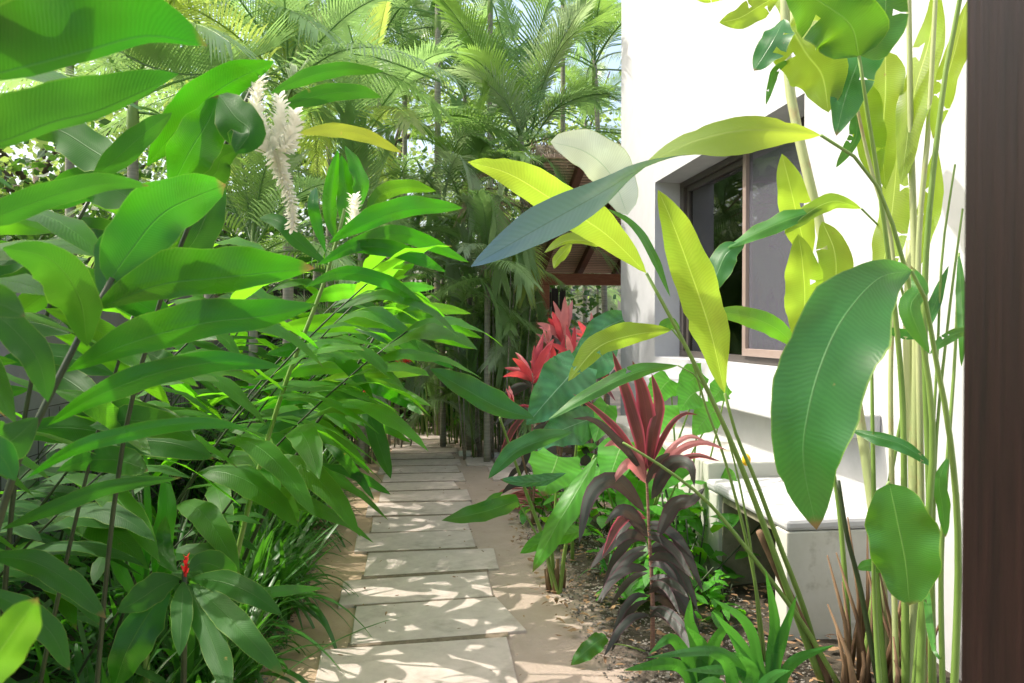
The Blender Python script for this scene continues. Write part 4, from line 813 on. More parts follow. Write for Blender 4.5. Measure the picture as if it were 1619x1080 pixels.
for pts, wl, wr, mt, pr, ro in (([(1358, 90, 2.8), (1345, 40, 2.75), (1300, 5, 2.75), (1240, -30, 2.75)], 60, 50, HG, 'paddle', (0, 0)), ([(1358, 88, 2.8), (1395, 40, 2.8), (1400, -20, 2.8), (1390, -80, 2.85)], 34, 34, HG, 'paddle', (0, 20)),
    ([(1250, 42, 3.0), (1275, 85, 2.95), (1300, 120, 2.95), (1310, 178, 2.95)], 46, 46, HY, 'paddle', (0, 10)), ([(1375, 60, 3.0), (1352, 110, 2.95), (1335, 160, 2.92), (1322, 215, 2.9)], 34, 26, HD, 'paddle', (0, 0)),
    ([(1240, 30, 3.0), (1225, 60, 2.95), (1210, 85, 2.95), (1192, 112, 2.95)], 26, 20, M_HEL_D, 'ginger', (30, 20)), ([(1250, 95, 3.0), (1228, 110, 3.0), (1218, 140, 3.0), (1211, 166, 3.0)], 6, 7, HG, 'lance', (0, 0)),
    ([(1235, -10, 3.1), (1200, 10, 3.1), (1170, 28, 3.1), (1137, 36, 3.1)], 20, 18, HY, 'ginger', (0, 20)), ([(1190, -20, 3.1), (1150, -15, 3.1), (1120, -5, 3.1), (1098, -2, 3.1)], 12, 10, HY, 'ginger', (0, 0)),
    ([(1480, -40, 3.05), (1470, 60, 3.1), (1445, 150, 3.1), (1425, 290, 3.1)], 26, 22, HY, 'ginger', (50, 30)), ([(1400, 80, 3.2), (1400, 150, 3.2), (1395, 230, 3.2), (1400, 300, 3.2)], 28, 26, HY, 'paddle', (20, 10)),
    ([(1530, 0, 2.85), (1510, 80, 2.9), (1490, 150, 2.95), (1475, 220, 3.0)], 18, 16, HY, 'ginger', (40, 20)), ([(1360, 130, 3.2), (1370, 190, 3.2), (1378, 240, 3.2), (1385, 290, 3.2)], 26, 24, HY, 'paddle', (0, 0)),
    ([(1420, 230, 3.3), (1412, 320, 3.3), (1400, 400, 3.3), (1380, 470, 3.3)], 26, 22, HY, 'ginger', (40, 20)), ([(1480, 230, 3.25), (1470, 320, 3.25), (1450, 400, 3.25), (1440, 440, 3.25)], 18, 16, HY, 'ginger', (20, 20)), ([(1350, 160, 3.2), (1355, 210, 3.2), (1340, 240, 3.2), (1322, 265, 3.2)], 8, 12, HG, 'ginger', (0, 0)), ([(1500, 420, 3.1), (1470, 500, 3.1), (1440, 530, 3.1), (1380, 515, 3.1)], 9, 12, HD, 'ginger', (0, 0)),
    ([(1345, 680, 3.2), (1390, 692, 3.1), (1430, 705, 3.05), (1476, 738, 3.0)], 9, 13, HD, 'ginger', (0, 0)), ([(1470, 560, 2.8), (1490, 540, 2.8), (1520, 525, 2.8), (1545, 530, 2.8)], 9, 9, HG, 'ginger', (0, 0)),
    ([(1460, 880, 3.1), (1478, 1030, 2.6), (1490, 1032, 2.6), (1495, 1040, 2.6)], 4, 8, HG, 'oval', (0, 0))):
    hleaf(hc6, pts, wl, wr, mt, pr, ro, .22, .2, .15, 20)
hc7 = q('heliconia', 'pale smooth heliconia trunk rising in front of the window corner', 'heliconia', 1405, 3.45)
hstem(hc7, [(1405, 1080, 3.45), (1380, 800, 3.5), (1325, 480, 3.55), (1250, 150, 3.6), (1240, -60, 3.6)], .024, .022, M_STEMP)
hleaf(hc7, [(1240, -30, 3.8), (1262, 20, 3.6), (1290, 40, 3.5), (1330, 20, 3.4)], 26, 26, HY, 'paddle')
hc8 = q('heliconia', 'thin heliconia shoots between the clump and the wooden post', 'heliconia', 1500, 3.05)
for pts, r0 in (([(1492, 1160, 3.05), (1488, 900, 3.05), (1500, 700, 3.0), (1510, 560, 3.0), (1516, 400, 3.0)], .012), ([(1470, 1150, 3.1), (1475, 900, 3.1), (1480, 700, 3.1), (1500, 500, 3.1), (1522, 330, 3.1)], .009), ([(1440, 1130, 3.1), (1470, 760, 3.1), (1482, 560, 3.1), (1490, 400, 3.1), (1510, 260, 3.1)], .007)):
    hstem(hc8, pts, r0, .004, M_STEM)
hleaf(hc8, [(1516, 400, 3.0), (1520, 470, 2.95), (1522, 530, 2.9), (1520, 580, 2.9)], 8, 8, HG)
hleaf(hc8, [(1500, 720, 3.0), (1485, 760, 3.0), (1490, 800, 3.0), (1495, 850, 3.0)], 12, 9, HG)
# dry sheaths and stubs at the clump's foot
for i in range(40):
    a = GX(rm.uniform(1330, 1475), rm.uniform(3.1, 3.6)); 
    m = MB(hc6.location); b = a + Vector((rm.uniform(-.16, .12), rm.uniform(-.05, .08), rm.uniform(.2, .85))); m.tube([a, a.lerp(b, .5) + Vector((.02, 0, .02)), b], [rm.uniform(.012, .024), .009, .003], 6); m.build('dry_sheath', M_STEMB, hc6)
# ================================================================== ELEPHANT EARS
e1 = q('elephant_ear_plant', 'elephant ear plant with bright heart leaf on fleshy green stalks beside the path', 'elephant ear', 872, 4.7)
EB = [(868, 935, 4.72), (880, 930, 4.72), (888, 940, 4.68)]
def ear_stalk(root, pts, r0=.014, r1=.006): hstem(root, pts, r0, r1, M_STEM)
ear_stalk(e1, [(880, 948, 4.7), (858, 850, 4.6), (825, 760, 4.5), (790, 660, 4.3)])
hleaf(e1, [(845, 662, 4.2), (790, 645, 4.2), (735, 615, 4.2), (680, 583, 4.2)], 16, 26, M_HEL_D, 'ginger', (0, 0), .3, label='long glossy leaf pointing left')
ear_stalk(e1, [(880, 948, 4.7), (872, 860, 4.65), (878, 800, 4.6), (880, 745, 4.6)])
hleaf(e1, [(882, 722, 4.6), (876, 740, 4.5), (866, 762, 4.4), (858, 785, 4.35)], 50, 46, M_ALO_B, 'heart', (0, 0), .2, sweep=.5, nv=4, label='bright green scalloped leaf')
ear_stalk(e1, [(884, 948, 4.68), (895, 860, 4.6), (915, 780, 4.5), (940, 720, 4.4)])
hleaf(e1, [(944, 722, 4.35), (905, 790, 4.2), (875, 840, 4.15), (842, 905, 4.1)], 20, 20, M_ALO_B, 'ginger', (15, 25), .3, label='leaf hanging down towards the path')
hleaf(e1, [(930, 838, 4.4), (895, 845, 4.3), (860, 855, 4.3), (822, 875, 4.3)], 14, 18, M_ALO_B, 'ginger', (0, 0), .3)
hleaf(e1, [(905, 683, 4.4), (860, 695, 4.3), (815, 715, 4.25), (772, 757, 4.2)], 12, 20, M_HEL_D, 'ginger', (0, 0), .4)
hleaf(e1, [(895, 748, 4.3), (860, 760, 4.25), (820, 762, 4.2), (790, 758, 4.2)], 8, 12, M_ALO, 'ginger', (0, 0), .3)
hleaf(e1, [(820, 790, 4.5), (780, 805, 4.4), (740, 815, 4.4), (698, 823, 4.35)], 15, 17, HG, 'strap', (0, 0), .3, label='leaf with a cut off end over the path')
hleaf(e1, [(795, 778, 4.5), (780, 785, 4.45), (770, 793, 4.4), (757, 800, 4.4)], 8, 4, HG, 'ginger')
ear_stalk(e1, [(885, 948, 4.68), (865, 880, 4.6), (840, 830, 4.55), (818, 792, 4.5)], .010, .004)
m = MB(e1.location); pb_ = GX(880, 4.7)
for i in range(14): 
    a = rm.uniform(0, 6.28); b = pb_ + Vector((.05 * math.cos(a), .05 * math.sin(a), 0)); m.tube([b, b + Vector((.02 * math.cos(a), .02 * math.sin(a), rm.uniform(.06, .22)))], [.014, .006], 6)
m.build('old_stalk_bases', M_STEMB, e1)
e2 = q('elephant_ear_plant', 'large veined elephant ear with a broad bluish leaf in dappled sun', 'elephant ear', 905, 5.3)
ear_stalk(e2, [(905, 890, 5.3), (905, 800, 5.2), (912, 700, 5.1), (925, 610, 5.0)])
hleaf(e2, [(915, 575, 5.0), (895, 600, 4.9), (868, 630, 4.85), (832, 672, 4.8)], 48, 42, M_ALO, 'heart', (0, 0), .15, sweep=.4, nv=4, nu=22, label='broad bluish veined leaf')
hleaf(e2, [(960, 545, 5.2), (940, 570, 5.1), (915, 590, 5.1), (890, 620, 5.1)], 30, 38, M_ALO, 'heart', (0, 10), .2, sweep=.3, nv=4)
hleaf(e2, [(985, 505, 5.2), (955, 520, 5.2), (930, 545, 5.2), (905, 570, 5.2)], 26, 24, M_ALO, 'heart', (0, 10), .2, sweep=.3, nv=4)
hleaf(e2, [(940, 660, 5.), (900, 675, 4.9), (870, 690, 4.85), (850, 715, 4.8)], 34, 30, M_ALO, 'heart', (0, 10), .2, sweep=.3, nv=4)
for px, d, lab, lv in ((1000, 4.9, 'elephant ear with several lime green leaves behind the dark cordyline', [((1050, 640), (1020, 700), 34), ((985, 700), (960, 770), 34), ((1060, 720), (1030, 780), 40), ((1100, 620), (1075, 650), 26), ((950, 740), (935, 790), 24), ((1010, 760), (990, 830), 34), ((1130, 650), (1095, 690), 24)]),
    (1080, 5.2, 'low elephant ear with bright leaves against the plinth wall', [((1110, 590), (1070, 625), 24), ((1150, 610), (1120, 640), 20), ((1060, 600), (1030, 640), 26), ((1125, 750), (1170, 775), 22), ((960, 640), (940, 700), 24)])):
    e = q('elephant_ear_plant', lab, 'elephant ear', px, d)
    for k, (a, b, wv) in enumerate(lv):
        ear_stalk(e, [(px + (k - 3) * 4, 520 + H * F / d, d), ((px + a[0]) / 2, (a[1] + 900) / 2, d), (a[0], a[1], d - .1)], .009, .005)
        md = ((a[0] + b[0]) / 2, (a[1] + b[1]) / 2 - 4, d - .2)
        hleaf(e, [(a[0], a[1], d - .1), md, (b[0], b[1], d - .3)] if False else [(a[0], a[1], d - .1), (a[0] * .67 + b[0] * .33, a[1] * .67 + b[1] * .33 - 4, d - .15), (a[0] * .33 + b[0] * .67, a[1] * .33 + b[1] * .67 - 3, d - .25), (b[0], b[1], d - .3)], wv, wv, M_ALO_B, 'heart', (rm.uniform(-20, 20), rm.uniform(-20, 20)), .2, sweep=.5, nv=4, nu=14)
sm = q('broadleaf_seedling', 'small seedling with a curled wavy leaf on the gravel at the bed edge', 'seedling', 935, 3.7)
hstem(sm, [(1020, 1030, 3.75), (985, 1020, 3.72), (955, 1018, 3.7)], .004, .003, M_STEM)
hleaf(sm, [(958, 1005, 3.7), (940, 1018, 3.66), (920, 1035, 3.64), (902, 1052, 3.62)], 16, 14, HG, 'strap', (0, 0), .4, wave=.5)
# lime leaf & arching leaves in front of the cordylines
a1 = q('heliconia', 'slender heliconia shoot with a lime green leaf arching over the red plants', 'heliconia', 1200, 3.7)
hstem(a1, [(1210, 1047, 3.7), (1190, 900, 3.7), (1150, 740, 3.65), (1115, 640, 3.6), (1090, 560, 3.55), (1062, 520, 3.5)], .010, .004, M_STEM)
hleaf(a1, [(1062, 522, 3.5), (1000, 530, 3.45), (945, 550, 3.4), (898, 603, 3.35)], 16, 24, M_HEL_Y, 'ginger', (0, 10), .3, nu=22, label='lime green leaf')
hleaf(a1, [(1072, 578, 3.5), (1010, 588, 3.4), (940, 620, 3.35), (866, 664, 3.3)], 10, 16, HG, 'ginger', (0, 40), .4, nu=22, label='long arching leaf')
hleaf(a1, [(1075, 520, 3.5), (1060, 512, 3.5), (1050, 515, 3.5), (1040, 522, 3.5)], 10, 10, HG, 'ginger')
hstem(a1, [(1205, 1047, 3.7), (1185, 850, 3.65), (1150, 690, 3.6), (1110, 605, 3.55), (1072, 578, 3.5)], .007, .003, M_STEM)
# ================================================================== CORDYLINES
def cordyline(label, px, d, top, n_low, heads, seed):
    """heads: (px,py,spread px,mats)"""
    rr = random.Random(seed); t = q('cordyline', label, 'cordyline', px, d, 'red cordylines beside the path')
    by = 520 + H * F / d
    for hi, (hx, hy, L, mats, nl) in enumerate(heads):
        hstem(t, [(px + rr.uniform(-6, 6), by, d), ((px * 2 + hx) / 3 + rr.uniform(-8, 8), (by * 2 + hy) / 3, d), ((px + hx * 2) / 3, (by + hy * 2) / 3, d), (hx, hy, d)], .012, .006, M_STEMR if hi == 0 else M_STEMB)
        for i in range(nl):
            f = i / nl; ang = rr.uniform(-1.2, 1.2) * (.35 + f * 1.35); dd = rr.uniform(-.35, .35) * (.4 + f)
            dx, dy = math.sin(ang), -math.cos(ang); LL = L * rr.uniform(.75, 1.1)
            sag = LL * (.12 + .65 * f) * (abs(dx) + .25)
            pts = []
            for s in (0, .33, .66, 1): pts.append((hx + dx * LL * s, hy + f * L * .35 + dy * LL * s + sag * s * s, d + dd * s))
            hleaf(t, pts, LL * .09, LL * .09, mats[min(len(mats) - 1, int(f * len(mats)))], 'lance', (rr.uniform(-40, 40), rr.uniform(-40, 40)), rr.uniform(.2, .6), nu=11, nv=2)
    mb = t
    for i in range(n_low):
        f = i / max(1, n_low); hx, hy, L, mats, nl = heads[0]
        yy = hy + (by - hy) * (.26 + .56 * f); xx = hx + (px - hx) * .4 * f; ang = rr.choice([-1, 1]) * rr.uniform(.7, 1.7); LL = L * rr.uniform(.7, 1.1); dd = rr.uniform(-.4, .3)
        dx, dy = math.sin(ang), -math.cos(ang); sag = LL * rr.uniform(.7, 1.4)
        pts = [(xx + dx * LL * s * .9, yy + dy * LL * s + sag * s * s, d + dd * s) for s in (0, .33, .66, 1)]
        hleaf(t, pts, LL * .085, LL * .085, M_PUR if f > .02 else M_PUE, 'lance', (rr.uniform(-30, 30), rr.uniform(-30, 30)), rr.uniform(.15, .4), nu=11, nv=2)
    return t
Rr, Pk, Pu, Pe = M_RED, M_PINK, M_PUR, M_PUE
c1 = cordyline('nearest cordyline with crimson edged young leaves above drooping dark purple leaves', 1035, 3.8, 0, 34, [(1022, 745, 95, [Pe, Pu, Pu], 3)], 3)
for pts, wv, mt in (([(1018, 745, 3.75), (1010, 690, 3.7), (990, 620, 3.7), (968, 555, 3.7)], 11, Pe), ([(1022, 745, 3.75), (1024, 690, 3.72), (1018, 630, 3.7), (1000, 570, 3.7)], 15, Pe), ([(1026, 745, 3.75), (1032, 690, 3.7), (1042, 640, 3.7), (1030, 590, 3.7)], 11, Pe),
                    ([(1015, 740, 3.75), (985, 690, 3.65), (945, 650, 3.6), (905, 622, 3.6)], 6, Pe), ([(1015, 745, 3.75), (985, 705, 3.6), (940, 665, 3.5), (905, 662, 3.45)], 7, Pu), ([(1025, 742, 3.75), (1055, 680, 3.7), (1080, 655, 3.7), (1104, 656, 3.7)], 5, Pe),
                    ([(1030, 760, 3.75), (1060, 710, 3.7), (1090, 690, 3.7), (1120, 700, 3.7)], 5, Pk), ([(1035, 765, 3.75), (1070, 715, 3.65), (1110, 700, 3.6), (1150, 712, 3.6)], 6, Pk), ([(1030, 775, 3.75), (1065, 735, 3.6), (1100, 720, 3.55), (1140, 730, 3.5)], 6, Pe),
                    ([(1020, 760, 3.75), (1005, 720, 3.7), (975, 700, 3.65), (955, 706, 3.6)], 9, Pk), ([(1022, 765, 3.75), (1000, 735, 3.7), (985, 740, 3.6), (965, 770, 3.6)], 9, Pk), ([(1020, 810, 3.75), (975, 760, 3.6), (935, 780, 3.5), (915, 860, 3.45)], 14, Pu),
                    ([(1030, 790, 3.75), (1060, 735, 3.6), (1090, 735, 3.5), (1098, 770, 3.5)], 13, Pu), ([(1040, 850, 3.75), (1065, 800, 3.7), (1095, 790, 3.6), (1115, 770, 3.6)], 13, Pu), ([(1025, 850, 3.75), (995, 810, 3.6), (975, 810, 3.5), (955, 830, 3.5)], 12, Pu)):
    hleaf(c1, pts, wv, wv, mt, 'lance', (rm.uniform(-12, 12), rm.uniform(-12, 12)), .35, nu=14)
cordyline('cordyline with one bright red head on a slim stem, nearest the palm stems', 840, 6.3, 0, 10, [(842, 590, 70, [Rr, Rr, Rr, Pu], 13), (812, 640, 40, [Rr, Rr, Pu], 7)], 5)
cordyline('cordyline with a full red head in the middle of the red group', 878, 6.6, 0, 8, [(882, 590, 75, [Rr, Rr, Pk, Pu], 14), (905, 560, 60, [Rr, Pk], 8)], 8)
cordyline('cordyline with tall pink young leaves in front of the pergola post', 895, 7.2, 0, 6, [(892, 530, 68, [Pk, Pk, Rr, Pu], 14), (868, 540, 40, [Pk, Pu], 7)], 12)
cordyline('pink red cordyline in full sun beside the house corner', 935, 7.0, 0, 10, [(938, 540, 55, [Pk, Rr, Pk, Pk], 13), (960, 600, 50, [Rr, Pu], 9)], 16)
# ================================================================== strap-leaved lilies lower right
def lily(label, px, d, ends, wv):
    t = q('spider_lily', label, 'lily', px, d, 'strap leaved lilies at the bottom right'); by = 520 + H * F / d
    for (mx, my, ex, ey) in ends:
        hleaf(t, [(px + (mx - px) * .1, min(by, 1200), d), ((px + mx) / 2, (by + my) / 2 - 18, d - .05), (mx, my, d - .1), (ex, ey, d - .2)], wv, wv, M_LILY, 'strap', (rm.uniform(-20, 20), rm.uniform(-20, 20)), .3, nu=16)
lily('lily with a long bright blade rising leftward in the lower right corner', 1215, 3.2, [(1165, 1010, 1125, 965), (1180, 985, 1125, 945), (1130, 1030, 1020, 1040), (1240, 1000, 1260, 940), (1190, 1060, 1150, 1000), (1265, 1040, 1320, 1020), (1150, 1060, 1080, 1060), (1225, 980, 1210, 900)], 9)
lily('wide spreading lily directly beneath the dark cordyline', 1110, 3.35, [(1060, 1010, 1025, 1035), (1090, 980, 1092, 945), (1140, 1000, 1160, 990), (1050, 1050, 985, 1060), (1110, 1020, 1085, 990), (1160, 1040, 1200, 1050)], 10)
lily('small lily at the frame bottom in front of the counter pier', 1170, 2.95, [(1130, 1080, 1085, 1090), (1190, 1060, 1160, 1030), (1220, 1070, 1250, 1060), (1150, 1050, 1120, 1035)], 11)
cv = tuft_proto(48, 16, .5, .012, M_LILY, 'ground_creeper'); cv.location = GX(960, 5.0); cv.scale = (.6,) * 3
tag(cv, 'small green tuft on the soil between elephant ear and cordyline', 'tuft')
# ================================================================== PALMS
def frond_geo(mb, ps, LL, n, up=Z, vang=.35, droop=.35, w=.016, seed=0, twist=0., gap=.12):
    rr = random.Random(seed); k = len(ps) - 1; ts = tang(ps); L = sum((ps[i + 1] - ps[i]).length for i in range(k))
    mb.tube(ps, [.013 * (1 - i / k * .85) for i in range(k + 1)], 5, False)
    for i in range(n):
        t = gap + (1 - gap) * (i + .5) / n; f = t * k; a = int(f); p = ps[a].lerp(ps[min(k, a + 1)], f - a); tn = ts[a].lerp(ts[min(k, a + 1)], f - a).normalized()
        la = tn.cross(up)
        if la.length < .15: la = tn.cross(Vector((0, 1, 0)))
        la.normalize(); no = la.cross(tn).normalized()
        ll = LL * (.5 + .5 * math.sin(math.pi * min(1, t * 1.15) ** .8)) * rr.uniform(.88, 1.08) if t < .87 else LL * (.5 + .45 * (1 - t) / .13) * rr.uniform(.85, 1.)
        ang = R(62) - R(38) * t
        for sd in (-1, 1):
            d = (la * sd * math.cos(vang) + no * math.sin(vang)) * math.sin(ang) + tn * math.cos(ang); d.normalize()
            rws = []; uvs = []
            wd = tn.cross(d).cross(d).normalized(); dr = droop * rr.uniform(.7, 1.4)
            wax = d.cross(no).normalized()
            for s, ww in ((0, .5), (.3, 1), (.68, .8), (1, .06)):
                c = p + d * (ll * s) - Z * (dr * ll * s * s)
                rws.append([c - wax * w * ww, c + wax * w * ww]); uvs.append([(s, .3), (s, .7)])
            mb.grid(rws, uvs)
def frond_curve(L, el, dr, n=12, side=0.):
    return [Vector((L * s * math.cos(el), side * L * s * s, L * s * math.sin(el) - dr * L * s * s)) for s in [i / n for i in range(n + 1)]]
FR = {}
def fmesh(key, *a, **k):
    if key not in FR:
        mb = MB(); frond_geo(mb, *a, **k); o = mb.build('frond', M_PALM); FR[key] = o.data; bpy.data.objects.remove(o)
    return FR[key]
def frond_obj(root, key, mat, loc, rot, s):
    me = FR[key]; o = bpy.data.objects.new('frond', me); col.objects.link(o); o.parent = root
    o.location = loc; o.rotation_euler = rot; o.scale = (s, s, s)
    o.material_slots[0].link = 'OBJECT'; o.material_slots[0].material = mat
    return o
SH = [(R(78), .25), (R(64), .38), (R(52), .5), (R(38), .55), (R(22), .52), (R(0), .42)]
for i, (el, dr) in enumerate(SH):
    for v in range(2):
        fmesh((i, v), frond_curve(1.0 * 2.2, el, dr, side=(.12 if v else -.1)), .50, 46, Z, .5 if i < 3 else .3, .16 + .08 * v + .05 * i, .0105, i * 3 + v)
def palm(label, px, d, ycrown, s, nf, mats, sd, lean=0., trunk=True, tr_r=.06, low=0, grp='areca palms behind the garden'):
    rr = random.Random(sd); base = GX(px, d); crown = P(px + lean, ycrown, d); hz = max(.15, crown.z)
    t = thing('palm_tree', label, 'palm', base, grp)
    top = Vector((crown.x, crown.y, hz)) - base
    if trunk:
        m = MB(); ps = []
        for i in range(15):
            u = i / 14; ps.append(Vector((top.x * u ** 1.4, top.y * u ** 1.4, hz * u)))
        m.tube(ps, [tr_r * (1.15 - .35 * i / 14) * (1 + .06 * (i % 2)) for i in range(15)], 9); m.build('trunk', M_TRUNK, t)
        m = MB(); m.tube([top - Z * .5 * s, top - Z * .2 * s, top + Z * .25 * s], [tr_r * .85, tr_r * 1.0, tr_r * .35], 9); m.build('crownshaft', M_STEM, t)
    for i in range(nf):
        f = (i + .5) / nf; k = min(5, int(f * (6 if low else 5.2))); az = i * 2.39996 + rr.uniform(-.3, .3)
        frond_obj(t, (k, rr.randint(0, 1)), mats[rr.randrange(len(mats))], top + Z * (.1 - .25 * f) * s, (rr.uniform(-.08, .08), rr.uniform(-.08, .08), az), s * rr.uniform(.85, 1.12))
    return t
Y_, L_, G_, S_, Dd = M_PALM_Y, M_PALM_L, M_PALM, M_PALM_G, M_DEAD
PL = [('sunlit yellow areca palm behind the flower spike', 455, 7.6, 130, 1.0, 12, [Y_, L_, L_], 1, 0),
 ('yellow green areca palm at the far left above the ginger', 210, 6.6, 150, 1.0, 14, [Y_, L_, L_], 2, 0),
 ('yellow palm crown between the two left palms', 330, 8.6, 60, 1.05, 11, [L_, Y_, L_], 3, 0),
 ('bright yellow fronded palm left of the grey trunk', 575, 9.2, 210, 1.0, 12, [L_, L_, Y_], 4, 0),
 ('tall palm with a grey ringed trunk at the top middle', 692, 11.5, 10, 1.2, 12, [L_, S_, L_], 5, 0),
 ('dominant green palm with arching fronds left of the house corner', 838, 10.6, 215, 1.25, 15, [G_, S_, L_, L_], 6, -15),
 ('tall thin palm behind the dominant green one', 775, 13.0, -10, 1.2, 12, [L_, L_, S_], 7, 0),
 ('palm leaning over the pergola roof near the house edge', 960, 14.2, 95, 1.25, 14, [S_, L_, G_], 8, -20),
 ('mid height palm with curling silvery fronds in the centre', 742, 10.2, 300, .85, 14, [S_, L_, G_], 9, 0),
 ('dark green palm low behind the drooping flower spike', 400, 5.9, 395, .75, 13, [G_, G_, L_], 10, 0),
 ('short green palm clump behind the upright ginger shoot', 570, 8.9, 400, .85, 14, [G_, L_, L_], 11, 0),
 ('short dark palm clump left of the palm stems', 700, 10.4, 440, .8, 14, [G_, G_, L_], 12, 0),
 ('low palm with pale hanging fronds beside the pergola post', 770, 9.2, 420, .55, 11, [G_, L_, S_], 13, 0),
 ('far palm between the pergola and the house wall', 945, 19.0, 455, 1.2, 13, [G_, S_], 14, 0),
 ('far palm seen under the middle of the pergola', 900, 21.0, 470, 1.2, 13, [L_, S_], 15, 0),
 ('tall yellow palm beyond the left wall', 110, 9.0, 40, 1.2, 14, [Y_, L_], 16, 0),
 ('tall palm with its crown above the frame at the left middle', 520, 12.5, 20, 1.2, 11, [L_, L_, S_], 17, 0),
 ('background palm between the grey trunks', 640, 14.5, 130, 1.2, 12, [L_, L_, G_], 18, 0),
 ('leafy palm filling the gap behind the central trunks', 735, 15.0, 150, 1.3, 14, [L_, G_, S_], 21, 0), ('leafy palm filling the gap above the pergola roof', 925, 17.5, 190, 1.3, 14, [S_, G_, L_], 22, 0), ('leafy palm behind the sunlit yellow areca', 500, 11.0, 210, 1.15, 13, [L_, Y_, G_], 23, 0), ('high palm between the two tallest trunks', 600, 13.5, 60, 1.3, 14, [L_, S_, G_], 24, 0),
 ('background palm behind the leaning palm', 890, 15.5, -20, 1.2, 12, [S_, L_, G_], 19, 0)]
for (lab, px, d, yc, s, nf, mats, sd, ln) in PL: palm(lab, px, d, yc, s, nf, mats, sd, ln, tr_r=.035 if yc > 250 else .05)
# fronds set by hand on a few palms: (start, mid, end) in image columns and rows at depth
pd = [o for o in bpy.data.objects if o.name.startswith('palm_tree')]
def hfrond(root, pts, LL, mat, n=52, vang=.3, droop=.3, up=None, w=.011):
    mb = MB(root.location); frond_geo(mb, spl([P(*p) for p in pts], 16), LL, n, up or Z, vang, droop, w, SEED[0]); SEED[0] += 1
    o = mb.build('frond', mat, root); return o
A6 = pd[5]; V = -(CM @ Vector((0, 0, -1)))
hfrond(A6, [(835, 225, 10.3), (790, 150, 10.0), (735, 112, 9.8), (700, 118, 9.6)], .6, S_, up=Z)
hfrond(A6, [(838, 220, 10.3), (860, 130, 10.2), (900, 60, 10.), (965, 25, 9.8)], .6, G_)
hfrond(A6, [(840, 225, 10.3), (880, 170, 10.2), (930, 140, 10.), (980, 160, 9.8)], .6, G_)
hfrond(A6, [(836, 225, 10.3), (822, 130, 10.2), (812, 60, 10.2), (790, -20, 10.)], .55, L_)
hfrond(A6, [(700, 330, 9.9), (715, 250, 9.8), (735, 215, 9.7), (790, 235, 9.6)], .45, S_)
hfrond(A6, [(840, 330, 10.), (800, 285, 9.8), (760, 280, 9.6), (735, 330, 9.5)], .45, Dd, 46)
hfrond(A6, [(842, 330, 10.), (850, 270, 9.8), (868, 255, 9.6), (890, 290, 9.5)], .4, L_)
A9 = pd[8]
hfrond(A9, [(745, 310, 10.0), (765, 300, 9.6), (778, 340, 9.4), (780, 410, 9.3)], .4, Dd)
hfrond(A9, [(745, 300, 10.0), (760, 240, 9.8), (775, 225, 9.6), (800, 250, 9.5)], .4, L_)
hfrond(A9, [(800, 395, 9.6), (820, 380, 9.4), (832, 410, 9.2), (832, 460, 9.2)], .35, Y_)
A5 = pd[4]
hfrond(A5, [(795, 150, 11.), (770, 75, 10.6), (715, 62, 10.4), (640, 110, 10.2)], .7, L_, droop=.7)
A1 = pd[0]
hfrond(A1, [(700, 130, 8.6), (590, 90, 8.), (490, 90, 7.6), (400, 130, 7.2)], .55, L_)
A3 = pd[2]
hfrond(A3, [(150, 60, 6.3), (250, 110, 6.), (340, 115, 5.8), (430, 80, 5.8)], .6, L_, vang=1.0, droop=.1)
rc = random.Random(123)
for i in range(34):
    x0 = rc.uniform(610, 850); y0 = rc.uniform(290, 560); dx = rc.choice([-1, 1]) * rc.uniform(45, 105); d0 = rc.uniform(9.2, 10.6); up_ = rc.uniform(10, 70); dn = rc.uniform(20, 120)
    if max(x0, x0 + dx) > 842 and y0 > 320: x0 -= 70
    hfrond([pd[8], pd[11], pd[12]][i % 3], [(x0, y0, d0), (x0 + dx * .4, y0 - up_, d0 - .2), (x0 + dx * .8, y0 - up_ * .6, d0 - .3), (x0 + dx, y0 - up_ * .4 + dn, d0 - .4)], rc.uniform(.28, .42), [L_, S_, G_, L_, Dd if i % 12 == 5 else G_][i % 5], n=38, droop=.5)
# dense clumping palm stems beyond the path end on its right
dp = [('feathery palm sucker clump hiding the trunks left of the pergola post', 815, 9.9, 14, 560), ('feathery palm sucker clump in front of the central trunks', 775, 9.7, 12, 560), ('tall feathery sucker clump behind the red ginger flowers', 575, 9.2, 14, 560), ('pale feathery sucker clump below the silvery palm', 770, 10.8, 14, 560), ('clump of thin palm stems at the right side of the path end', 768, 9.4, 22, 640), ('dense clump of palm suckers behind the path end', 690, 11.6, 26, 560), ('dark palm sucker clump under the left fronds', 610, 10.6, 22, 570), ('palm sucker clump beside the pergola post', 795, 10.6, 20, 560), ('palm sucker clump left of the dark fence', 540, 9.4, 18, 520), ('low palm sucker clump at the path bend', 735, 10.6, 20, 600)]
for i, (lab, px, d, n, yt) in enumerate(dp):
    rr = random.Random(60 + i); t = thing('palm_clump', lab, 'palm clump', GX(px, d), 'clumping palm stems around the path end')
    m = MB()
    for k in range(n):
        a = rr.uniform(0, 6.28); r = rr.uniform(0, .38); h = rr.uniform(.9, 2.6); b = Vector((r * math.cos(a), r * math.sin(a), 0)); e = b * 1.5 + Z * h
        m.tube([b, (b + e) / 2 + Vector((rr.uniform(-.04, .04), 0, 0)), e], [.011, .009, .005], 5)
    m.build('stems', M_TRUNK if i % 2 == 0 else M_STEM, t)
    for k in range(26 if i < 4 else 15):
        a = rr.uniform(0, 6.28); r = rr.uniform(0, .35)
        frond_obj(t, (rr.randint(0, 4), rr.randint(0, 1)), [G_, G_, L_, S_][rr.randrange(4)], Vector((r * math.cos(a), r * math.sin(a), rr.uniform(.1, 1.5) + (.9 if i < 4 else 0) * rr.random())), (0, 0, rr.uniform(0, 6.28)), rr.uniform(.3, .55) * (1.35 if i < 4 else 1))
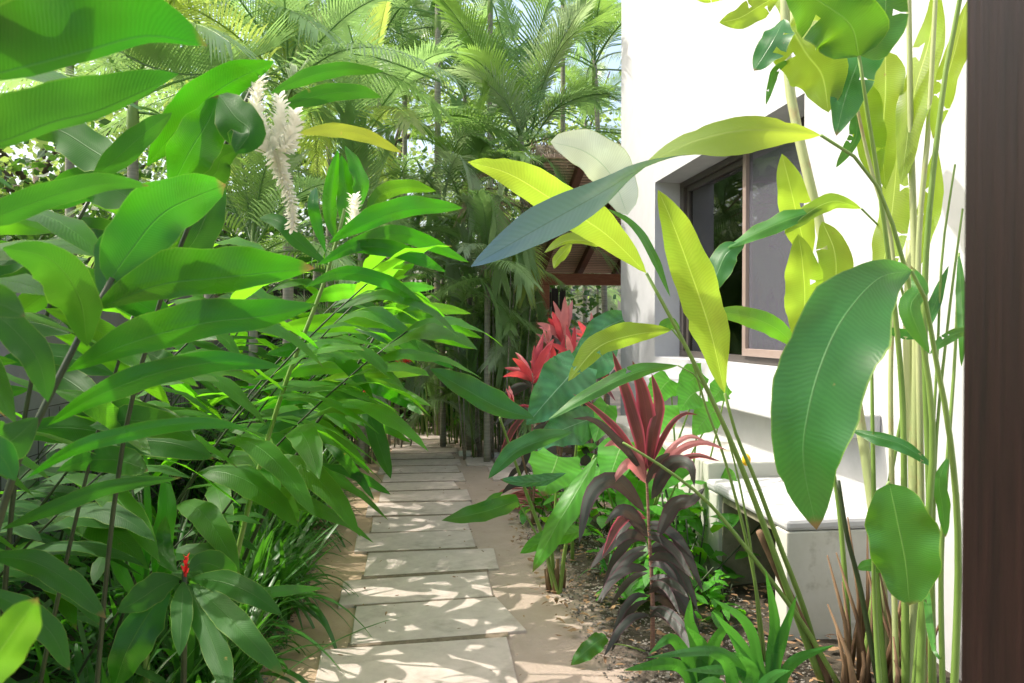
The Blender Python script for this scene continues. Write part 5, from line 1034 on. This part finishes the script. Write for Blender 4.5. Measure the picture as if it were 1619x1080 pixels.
# ---- trees behind
def tree(label, px, d, h, rx, rz_, n, mat, sd, zc=None):
    rr = random.Random(sd); b = GX(px, d); t = thing('broadleaf_tree', label, 'tree', b, 'trees behind the palms')
    m = MB(); ends = []
    m.tube([Vector((0, 0, 0)), Vector((.1, 0, h * .3)), Vector((0, .1, h * .6))], [.2, .15, .1], 9)
    zc = zc or h * .6
    for k in range(14):
        a = rr.uniform(0, 6.28); u = rr.uniform(-.6, .9); e = Vector((rx * .75 * math.cos(a) * math.sqrt(1 - u * u * .6), rx * .75 * math.sin(a) * math.sqrt(1 - u * u * .6), zc + rz_ * .8 * u)); ends.append(e)
        s0 = Vector((0, .05, h * rr.uniform(.25, .6))); m.tube([s0, s0.lerp(e, .5) + Z * .2, e], [.07, .04, .015], 6)
    m.build('trunk', M_BARK, t)
    m = MB(); cl = []
    for k in range(70):
        a = rr.uniform(0, 6.28); u = rr.uniform(-1, 1); rad = rr.uniform(.45, 1.)
        cl.append((Vector((rx * rad * math.cos(a) * math.sqrt(1 - u * u), rx * rad * math.sin(a) * math.sqrt(1 - u * u), zc + rz_ * rad * u)), rr.uniform(.35, .8) * rx / 3))
    for i in range(n):
        c, r = cl[rr.randrange(len(cl))]; p = c + Vector((rr.gauss(0, r), rr.gauss(0, r), rr.gauss(0, r * .6)))
        L = rr.uniform(.09, .19); a = Vector((rr.gauss(0, 1), rr.gauss(0, 1), rr.gauss(-.3, .6))).normalized(); s = a.cross(Vector((rr.gauss(0, 1), rr.gauss(0, 1), rr.gauss(0, 1)))).normalized() * L * .32
        m.add([p, p + a * L * .5 + s, p + a * L, p + a * L * .5 - s], [(0, 1, 2, 3)], [(0, .5), (.5, .9), (1, .5), (.5, .1)])
    m.build('crown', mat, t, smooth=False)
tree('tall bright broadleaf tree behind the left palms', 330, 17, 9.5, 3.4, 3.6, 6000, M_TREE, 71)
tree('bright broadleaf tree behind the middle palms', 620, 19, 10, 3.6, 4.0, 5000, M_TREE, 72)
tree('broadleaf tree behind the palms near the house', 860, 20, 9, 3.2, 3.4, 7000, M_TREE, 73)
tree('broadleaf tree far left behind the garden wall', 60, 14, 7.5, 3.2, 3.2, 8000, M_TREE, 74)
tree('low dark tree filling the shade behind the fence on the left', 480, 16, 4.5, 3.2, 2.2, 8000, M_TREE_D, 75, 2.3)
tree('low dark tree filling the shade behind the fence in the middle', 720, 16.5, 4.5, 3.2, 2.2, 8000, M_TREE_D, 76, 2.3)
tree('low dark tree beyond the wall on the far left', 180, 12, 4.2, 2.6, 2., 6000, M_TREE_D, 77, 2.2)
